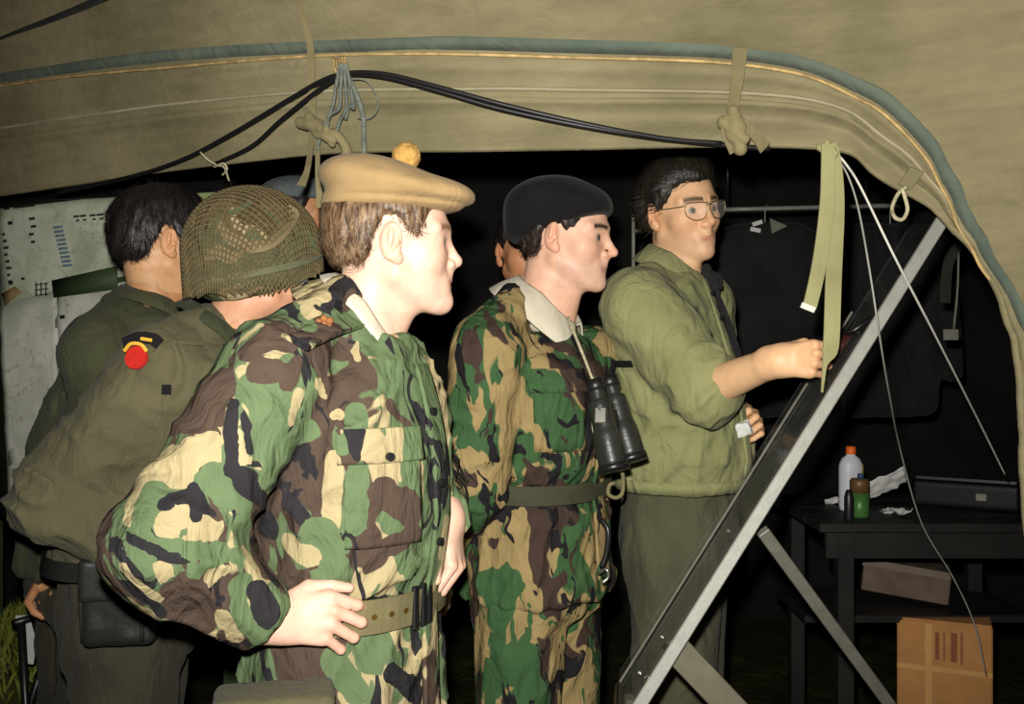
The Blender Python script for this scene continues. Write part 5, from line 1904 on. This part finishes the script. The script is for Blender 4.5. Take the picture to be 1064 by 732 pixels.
# ================================================================== table and things on it
TZ = 0.915
ty0, ty1 = 2.93, 3.55
tx0, tx1 = P(852, 545, ty0)[0], P(1060, 545, ty0)[0] + .18
tb = thing('field_table', 'dark wooden field table holding the bottle and papers', 'table', ((tx0 + tx1) / 2, (ty0 + ty1) / 2, 0))
for i in range(4):
    y0 = ty0 + (ty1 - ty0) * i / 4
    y1 = ty0 + (ty1 - ty0) * (i + 1) / 4
    put('table_plank', box_mesh('table_plank', ((tx0 + tx1) / 2, (y0 + y1) / 2, TZ - .014), ((tx1 - tx0) / 2, (y1 - y0) / 2 - .002, .014), None, .003), M_WOODDARK, tb)
put('apron', box_mesh('apron', ((tx0 + tx1) / 2, ty0 + .05, TZ - .07), ((tx1 - tx0) / 2 - .03, .012, .042), None, .002), M_WOODDARK, tb)
for lx in (tx0 + .09, tx1 - .06):
    for ly in (ty0 + .06, ty1 - .06):
        put('leg', box_mesh('leg', (lx, ly, (TZ - .028) / 2), (.024, .024, (TZ - .028) / 2), None, .003), M_WOODDARK, tb)


def on_table(px, d):
    return np.array([(px - 532) / F * d, d, TZ])


b0 = on_table(884, 3.17)
bt = thing('plastic_bottle', 'white plastic bottle with orange cap and yellow label on dark table', 'bottle', b0)
put('bottle_body', lathe_mesh('bottle_body', b0, [(.030, 0), (.036, .004), (.038, .02), (.038, .135), (.036, .150), (.028, .166), (.015, .176), (.013, .186)], 24, 1.0, .7), simple('milky_plastic', srgb(200, 202, 206), .4, var=.05), bt)
put('cap', lathe_mesh('cap', b0 + [0, 0, .180], [(.015, 0), (.0155, .003), (.0155, .022), (.012, .025)], 16), simple('orange_plastic', srgb(226, 104, 40), .45), bt)
V, Fc = [], []
for a in np.linspace(-1.45, -.1, 8):
    for z in (.09, .148):
        V.append(b0 + np.array([.0395 * math.cos(a), .0395 * .7 * math.sin(a), z]))
Fc = [(2 * i, 2 * i + 2, 2 * i + 3, 2 * i + 1) for i in range(7)]
lb = put('label_sheet', new_mesh('label_sheet', V[8:], [tuple(x for x in f) for f in Fc[:3]]), simple('yellow_print', srgb(206, 186, 70), .6), bt, label='yellow label')
c0 = on_table(893, 3.05)
cn = thing('aerosol_can', 'green and brown can standing before the white bottle', 'can', c0)
put('can_body', lathe_mesh('can_body', c0, [(.026, 0), (.029, .003), (.029, .075)], 22), simple('green_tin', srgb(74, 116, 58), .4, .2), cn)
put('can_top', lathe_mesh('can_top', c0 + [0, 0, .0755], [(.029, 0), (.029, .035), (.024, .042)], 22), simple('brown_tin', srgb(112, 84, 52), .45, .2), cn)
put('nozzle', lathe_mesh('nozzle', c0 + [0.004, 0, .1175], [(.010, 0), (.010, .012), (.008, .015)], 12), simple('blue_plastic', srgb(52, 74, 104), .4), cn)
d0 = on_table(882, 2.985)
dk = thing('dark_vial', 'small black tube standing left of the green can', 'tube', d0)
put('tube_body', lathe_mesh('tube_body', d0, [(.013, 0), (.014, .003), (.014, .07), (.009, .088), (.006, .092)], 16), M_BLACKPLASTIC, dk)


def crumple(name, label, c, half, R, seed, flat=False):
    n = 14
    u, v = np.meshgrid(np.linspace(-1, 1, n), np.linspace(-1, 1, n), indexing='ij')
    q = np.stack([u * half[0], v * half[1], 0 * u], -1).reshape(-1, 3)
    nz = perlin(q * 30 + seed) * half[2] * 2 + perlin(q * 75 + seed) * half[2] * .8
    q[:, 2] += nz
    q[:, 0] += perlin(q * 40 + seed + 5) * .01
    W = q @ np.asarray(R).T + c
    W[:, 2] += max(0, TZ + .001 - W[:, 2].min())
    I = np.arange(n * n).reshape(n, n)
    Q = np.stack([I[:-1, :-1], I[1:, :-1], I[1:, 1:], I[:-1, 1:]], -1).reshape(-1, 4)
    ob = put(name, new_mesh(name, W, Q, False), M_PAPER, label=label, cat='paper', group='papers on the dark table', origin=tuple(W[:, :].mean(0) * [1, 1, 0] + [0, 0, W[:, 2].min()]))
    solid(ob, .0012)


crumple('paper_sheet', 'white rolled paper propped beside the green can', P(921, 503, 3.2), (.064, .040, .008), basis(math.radians(8), math.radians(26), math.radians(-50)), 1.0)
crumple('paper_scrap', 'small white scrap lying before the propped paper', on_table(931, 3.06), (.042, .030, .014), basis(.2, 0, -.2), 7.0)
crumple('paper_scrap', 'crumpled white scrap left of the bottle', on_table(864, 3.28), (.020, .014, .010), basis(.2, 0, -.6), 12.0)
# long dark case on the table
lc = thing('weapon_case', 'long dark case lying on the right of the table', 'case', on_table(1000, 3.2))
c_ = on_table(1004, 3.22) + [0, 0, .045]
Rl = basis(math.radians(32), 0, 0)
V, Q = surfnet(lambda p: rbox(p, c_, (.16, .05, .044), .012, Rl), c_ - .2, c_ + .2, .008, .01)
put('case_body', new_mesh('case_body', V, Q), M_BLACKPANEL, lc)
put('case_rib', beam_mesh('case_rib', c_ + Rl @ np.array([-.15, -.02, .048]), c_ + Rl @ np.array([.15, -.02, .048]), .012, .010, (0, 0, 1)), M_BLACKPLASTIC, lc)
put('case_latch', box_mesh('case_latch', c_ + Rl @ np.array([.05, -.052, .0]), (.016, .004, .012), Rl, .002), M_ALU_D, lc)

# cartons under the table
M_CARD = simple('brown_cardboard', srgb(186, 132, 78), .85, var=.12, vscale=14, bump=.2, bscale=120)
M_CTAPE = simple('shiny_parcel_tape', srgb(206, 158, 96), .35, var=.08)
bxw, bxd, bxh = .137, .12, .287
BXR = basis(math.radians(23), 0, 0) @ np.array([[1, 0, 0], [0, 1, 0], [0, 0, 1.0]])
bx0 = np.array([P(981, 700, 3.1)[0], 3.1, 0]) + BXR @ np.array([0, bxd, 0])
cb = thing('cardboard_box', 'brown taped cardboard box under the dark table', 'box', bx0)
bxp = lambda *v: bx0 + BXR @ np.array(v)
put('box_body', box_mesh('box_body', bxp(0, 0, bxh), (bxw, bxd, bxh), BXR, .004), M_CARD, cb)
put('tape', box_mesh('tape', bxp(-.045, -bxd - .001, bxh), (.010, .001, bxh - .004), BXR), M_CTAPE, cb)
put('tape', box_mesh('tape', bxp(0, -bxd - .0015, bxh * 2 - .145), (bxw - .001, .001, .008), BXR), M_CTAPE, cb)
put('box_flap', box_mesh('box_flap', bxp(0, 0, bxh * 2 + .003), (bxw - .003, bxd - .003, .003), BXR, .001), M_CARD, cb)
M_PRINT = simple('dark_red_box_print', srgb(140, 84, 56), .8, var=.2, vscale=90)
for i, (dx, w_, h_) in enumerate(((-.02, .012, .042), (.0, .004, .045), (.028, .018, .045), (.05, .006, .05))):
    put('box_print', box_mesh('box_print', bxp(dx, -bxd - .0008, bxh * 2 - .072), (w_ * .5, .0008, h_), BXR), M_PRINT, cb)
# second, dim carton
b2 = P(941, 606, 3.28)
R2 = basis(math.radians(22), math.radians(-6), 0)
cr = thing('old_carton', 'dim greyish carton on the rack below the table top', 'box', b2 - [0, 0, .06])
put('carton_body', box_mesh('carton_body', b2 + R2 @ np.array([0, .09, 0]), (.135, .09, .050), R2, .004), simple('grey_brown_card', srgb(104, 88, 74), .85, var=.25, vscale=18), cr)
put('carton_flap', box_mesh('carton_flap', b2 + [.0, -.002, .046], (.135, .002, .012), R2, .001), simple('grey_card_edge', srgb(120, 106, 92), .85), cr)
put('table_shelf', box_mesh('table_shelf', ((tx0 + tx1) / 2, (ty0 + ty1) / 2 + .1, b2[2] - .085), ((tx1 - tx0) / 2 - .02, (ty1 - ty0) / 2 - .12, .012), None, .002), M_WOODDARK, tb)

# ================================================================== dim things at the back
rl = thing('hanging_rail', 'thin pale metal rail across the dark rear of the tent', 'rail', P(800, 217, 3.9))
put('rail_tube', tube_mesh('rail_tube', [P(752, 218, 3.9), P(872, 215, 3.9), P(960, 213, 3.9)], .009, 10, 4), M_ALU, rl)
for px in (756, 900):
    put('rail_hanger', tube_mesh('rail_hanger', [P(px, 217, 3.9), P(px, 217, 3.9) * [1, 1, 0] + [0, 0, 2.36]], .005, 8, 2), M_BLACKMETAL, rl)
fr = thing('wall_frame', 'small grey rack frame standing in the dark left of the pointing man', 'frame', P(672, 262, 3.4))
fp_ = [P(658, 222, 3.4), P(692, 222, 3.4), P(692, 290, 3.4), P(658, 290, 3.4)]
for i in range(4):
    put('frame_bar', beam_mesh('frame_bar', fp_[i], fp_[(i + 1) % 4], .012, .012, (0, 1, 0)), M_ALU_D, fr)
put('frame_bar', beam_mesh('frame_bar', P(658, 240, 3.4), P(692, 240, 3.4), .010, .010, (0, 1, 0)), M_ALU_D, fr)
for px in (660, 690):
    a_ = P(px, 290, 3.4)
    put('frame_leg', beam_mesh('frame_leg', a_, a_ * [1, 1, 0], .012, .012, (0, 1, 0)), M_ALU_D, fr)
# dark coats on the rail
for i, (px, w, lab) in enumerate(((795, .17, 'black coat hanging from the rail beside the glasses'), (925, .19, 'dark coat hanging on the rail behind the guy cords'))):
    c_ = P(px, 330, 3.9)
    top = P(px, 222, 3.9)[2]

    def fcoat(p, c_=c_, w=w, top=top):
        d = rbox(p, (c_[0], c_[1], top - .42), (w, .07, .38), .06)
        d = smin(d, rcone(p, (c_[0] - w, c_[1], top - .12), (c_[0] - w - .04, c_[1] - .02, top - .62), .055, .045), .03)
        d = smin(d, rcone(p, (c_[0] + w, c_[1], top - .12), (c_[0] + w + .04, c_[1] - .02, top - .62), .055, .045), .03)
        return d - .018 * perlin(p * v3((9, 9, 3)) + 3 * w)
    V, Q = surfnet(fcoat, (c_[0] - w - .15, c_[1] - .15, top - .85), (c_[0] + w + .15, c_[1] + .15, top + .02), .014, .03)
    co = thing('hanging_coat', lab, 'coat', (c_[0], c_[1], top - .85), 'coats on the rail')
    put('coat_body', new_mesh('coat_body', V, Q), M_DARKCLOTH, co)
    put('hanger_hook', tube_mesh('hanger_hook', [(c_[0], c_[1], top - .06), (c_[0], c_[1], top + .02), (c_[0] + .012, c_[1], top + .035)], .003, 6, 4), M_STEEL, co)
wb = thing('webbing_tag', 'dark webbing strap with pale tag hanging right of the board', 'strap', P(988, 345, 2.9))
put('hanging_cord', tube_mesh('hanging_cord', [P(996, 257, 2.9), P(996, 257, 2.9) + [0, .1, .5], (1.3, 3.05, 2.42)], .002, 6, 4), M_BLACKPLASTIC, wb)
ribbon('strap', [P(996, 255, 2.9), P(985, 275, 2.9), P(982, 315, 2.9)], .03, M_SHADOWGUY, wb)
put('cord', tube_mesh('cord', [P(996, 262, 2.9), P(995, 300, 2.9), P(991, 342, 2.9)], .003, 6, 5), M_ALU_D, wb)
put('tag', box_mesh('tag', P(988, 348, 2.9), (.022, .002, .016), None, .001), M_ALU_D, wb)
sc_ = thing('torn_card', 'small pale folded card pinned up below the rail', 'card', P(790, 238, 3.80))
for i, (px, py, a) in enumerate(((787, 232, .3), (785, 239, -.2))):
    put('card_piece', box_mesh('card_piece', P(px, py, 3.80), (.020, .002, .008), basis(0, a, 0), .001), M_PAPER, sc_)
tri = [P(800, 227, 3.80), P(818, 235, 3.80), P(802, 243, 3.80)]
put('card_corner', new_mesh('card_corner', [t + np.array([0, d_, 0]) for d_ in (0, .004) for t in tri], [(0, 1, 2), (5, 4, 3), (0, 3, 4, 1), (1, 4, 5, 2), (2, 5, 3, 0)], False), simple('grey_card', srgb(120, 120, 104), .8), sc_)

# ================================================================== notice board on the left
mb = thing('map_board', 'wide green-framed board covered with maps and notices behind the left men', 'board', (P(100, 300, 2.9)[0], 2.9, 0))
BA, BB = P(-14, 216, 3.02), P(245, 190, 2.773)
BA[2] = BB[2] = 1.862
BX = (BB - BA)
BLn = np.linalg.norm(BX)
BX /= BLn
BN = np.cross(BX, [0, 0, 1])
if BN[1] > 0:
    BN = -BN
BH = .95


def bpt(u, w, off=0.0):
    return BA + BX * u - np.array([0, 0, w]) + BN * off


def bproj(px, py):
    """board coordinates of the point seen at a pixel"""
    d = P(px, py, 1.0) - np.array([0, 0, CAMZ])
    t = ((BA - np.array([0, 0, CAMZ])) @ BN) / (d @ BN)
    q = np.array([0, 0, CAMZ]) + d * t
    return float((q - BA) @ BX), float(BA[2] - q[2])


def bquad(name, uv, off, t, mat, parent, wav=0.0, seed=0.0, n=12, smooth=True):
    (u0, w0), (u1, w1), (u2, w2), (u3, w3) = uv
    V = []
    for o_ in (off, off - t):
        for i in range(n):
            for j in range(n):
                a, b = i / (n - 1), j / (n - 1)
                u = (u0 * (1 - a) + u1 * a) * (1 - b) + (u3 * (1 - a) + u2 * a) * b
                w = (w0 * (1 - a) + w1 * a) * (1 - b) + (w3 * (1 - a) + w2 * a) * b
                V.append(bpt(u, w, o_))
    V = np.array(V)
    if wav:
        V = V + BN * (np.abs(perlin(V * 9 + seed)) * wav)[:, None]
    Fc = []
    N = n * n
    for i in range(n - 1):
        for j in range(n - 1):
            q = (i * n + j, i * n + j + 1, (i + 1) * n + j + 1, (i + 1) * n + j)
            Fc += [q[::-1], tuple(x + N for x in q)]
    ring = [j for j in range(n)] + [i * n + n - 1 for i in range(1, n)] + [(n - 1) * n + j for j in range(n - 2, -1, -1)] + [i * n for i in range(n - 2, 0, -1)]
    for i in range(len(ring)):
        x, y = ring[i], ring[(i + 1) % len(ring)]
        Fc.append((x, y, y + N, x + N))
    return put(name, new_mesh(name, V, Fc, smooth), mat, parent)


M_BOARDGREEN = simple('dark_green_paint', srgb(52, 66, 40), .6, var=.2)
bquad('backing', ((-.02, -.01), (BLn, -.01), (BLn, BH), (-.02, BH)), 0, .02, M_BOARDGREEN, mb, n=3)
put('board_frame', beam_mesh('board_frame', bpt(-.005, -.02, .01), bpt(-.005, BH + .35, .01), .05, .03, BX), M_BOARDGREEN, mb)
put('board_frame', beam_mesh('board_frame', bpt(-.02, -.02, .01), bpt(BLn, -.02, .01), .03, .03, (0, 0, 1)), M_BLACKPANEL, mb)
for u in (.0, BLn - .03):
    a_ = bpt(u, BH - .05, -.03)
    put('board_leg', beam_mesh('board_leg', a_, np.array([a_[0], a_[1], ground_z(a_[0], a_[1])]), .04, .03, BX), M_BOARDGREEN, mb)


def mapmat(name, base, tint, scale):
    t = NT(name, .7, 0, .3)
    v = t.coords()
    n1 = t.noise(v, scale, 6, .6, .4)
    c = t.ramp(n1.outputs['Fac'], [(.38, tint), (.52, base), (.7, tuple(min(1, x * 1.06) for x in base))])
    n2 = t.noise(v, scale * .9, 5, .6, .6)
    ln = t.ramp(n2.outputs['Fac'], [(.492, (1, 1, 1)), (.499, (.62, .60, .54)), (.506, (1, 1, 1))])
    c = t.mix(1.0, c, ln, 'MULTIPLY')
    t.color(c)
    t.bump(t.noise(v, 12, 4).outputs['Fac'], .4, .01)
    return t.m


M_MAP1 = mapmat('notice_sheet_print', srgb(196, 200, 176), srgb(164, 174, 144), 7)
M_MAP2 = mapmat('map_sheet_print', srgb(206, 206, 192), srgb(182, 186, 166), 5)
M_INK = simple('black_ink', srgb(38, 38, 34), .7, var=.2)
M_INKB = simple('blue_ink', srgb(104, 126, 140), .7, var=.25, vscale=90)
M_STAIN = simple('brown_stain', srgb(134, 112, 76), .8, var=.3, vscale=30)
bp_ = lambda *pts: tuple(bproj(x, y) for x, y in pts)
s1 = bquad('notice_sheet', bp_((-4, 218), (128, 203), (140, 285), (2, 318)), .004, .002, M_MAP1, mb, .012, 1.0)
s1['label'] = 'large pale notice sheet with rows of black marks'
s4 = bquad('notice_sheet', bp_((126, 203), (240, 191), (244, 272), (138, 286)), .003, .002, mapmat('green_notice_print', srgb(150, 164, 112), srgb(130, 146, 96), 6), mb, .010, 3.0)
s2 = bquad('map_sheet', bp_((0, 318), (60, 302), (64, 420), (10, 520)), .004, .002, M_MAP2, mb, .016, 5.0)
s2['label'] = 'white creased map sheet'
s3 = bquad('map_sheet', bp_((58, 304), (150, 290), (150, 420), (62, 470)), .003, .002, M_MAP2, mb, .016, 8.0)
s5 = bquad('map_sheet', bp_((6, 420), (110, 420), (110, 536), (14, 536)), .002, .002, M_MAP2, mb, .012, 9.0)
gt = bquad('green_strip', bp_((58, 292), (126, 277), (126, 301), (60, 310)), .018, .003, M_BOARDGREEN, mb, n=3)
gt['label'] = 'dark green strip across the notices'


def mark(px, py, w, h, mat, parent, off=.0155, tilt=0.0):
    bquad('print_mark', bp_((px, py), (px + w, py - w * .11), (px + w, py + h - w * .11), (px, py + h)), off, .001, mat, parent, n=2, smooth=False)


for i in range(8):
    mark(6 + i * .9, 243 + i * 7.0, 3 + (i * 7 % 3), 2.6, M_INK, s1)
for i in range(4):
    mark(34 + (i % 2) * 2, 227 + i * 8, 6 - i * .6, 2.6, M_INK, s1)
mark(12, 231, 5, 3.5, M_INK, s1)
mark(18, 216, 22, 1.6, M_INK, s1)
mark(8, 217, 6, 2.0, M_INK, s1)
for i in range(10):
    mark(59 + i * 1.1, 236 + i * 4.4, 9.5, 2.6, M_INKB, s1)
for i, (px, w) in enumerate(((80, 6), (87, 6), (97, 6), (104, 7))):
    mark(px, 225 - i * .6, w, 2.0, M_INK, s1)
    mark(px + 3, 229 - i * .6, w - 3, 1.8, M_INK, s1)
for i in range(3):
    mark(40, 296 + i * 5.5, 14, 1.0, M_INK, s1)
    mark(41 + i * 5, 294, 1.2, 14, M_INK, s1)
mark(13, 293, 4.5, 3.5, M_INK, s1)
mark(26, 289, 3.5, 2.5, M_INK, s1)
mark(66, 328, 5, 4, M_INK, s3)
st_ = bquad('torn_corner', bp_((6, 306), (20, 298), (27, 304), (10, 318)), .0185, .001, M_STAIN, s1, n=3)

# ================================================================== lower left: stand legs, white paper, grass bank
stl = thing('folding_stool', 'black folding stool legs with white cloth seat at the lower left', 'stool', P(35, 700, 2.62))
sa_ = P(22, 640, 2.62)
for (a, b) in (((22, 648, 2.6), (28, 760, 2.6)), ((36, 642, 2.62), (72, 770, 2.66)), ((58, 645, 2.75), (20, 770, 2.7))):
    A_, B_ = P(*a), P(*b)
    B_ = A_ + (B_ - A_) * (A_[2] / (A_[2] - B_[2])) if False else B_
    gz = float(ground_z(B_[0], B_[1]))
    B_ = A_ + (B_ - A_) * ((A_[2] - gz) / (A_[2] - B_[2]))
    put('stool_leg', tube_mesh('stool_leg', [A_, B_], .011, 8, 2), M_BLACKMETAL, stl)
ribbon('seat_cloth', [P(26, 640, 2.66), P(30, 662, 2.68), P(31, 690, 2.7)], [.05, .045, .02], M_PAPER, stl, .004)
ribbon('seat_cloth', [P(52, 632, 2.72), P(52, 655, 2.74), P(52, 680, 2.74)], [.05, .055, .04], M_PAPER, stl, .004)
put('stool_rail', tube_mesh('stool_rail', [P(14, 648, 2.6), P(62, 634, 2.72)], .010, 8, 2), M_BLACKMETAL, stl)

M_GRASS = simple('grass_blade', srgb(112, 118, 44), .7, var=.4, vscale=20)
gvx, gfx = [], []
rr = np.random.RandomState(3)
for i in range(4200):
    x = -1.62 + rr.uniform(-.42, .42)
    y = 3.05 + rr.uniform(-.5, .5)
    z = float(ground_z(x, y))
    if z < .05 and rr.rand() > .3:
        continue
    a = rr.uniform(0, 2 * math.pi)
    h = rr.uniform(.03, .085)
    dx, dy = math.cos(a) * .004, math.sin(a) * .004
    lx, ly = rr.uniform(-.04, .04), rr.uniform(-.04, .04)
    k = len(gvx)
    gvx += [(x - dx, y - dy, z - .01), (x + dx, y + dy, z - .01), (x + lx * .4 + dx * .6, y + ly * .4, z + h * .6), (x + lx, y + ly, z + h)]
    gfx += [(k, k + 1, k + 2), (k, k + 2, k + 3)]
put('grass', new_mesh('grass', gvx, gfx, False), M_GRASS, label='short yellow-green grass on the bank at the lower left', cat='grass', kind='stuff')
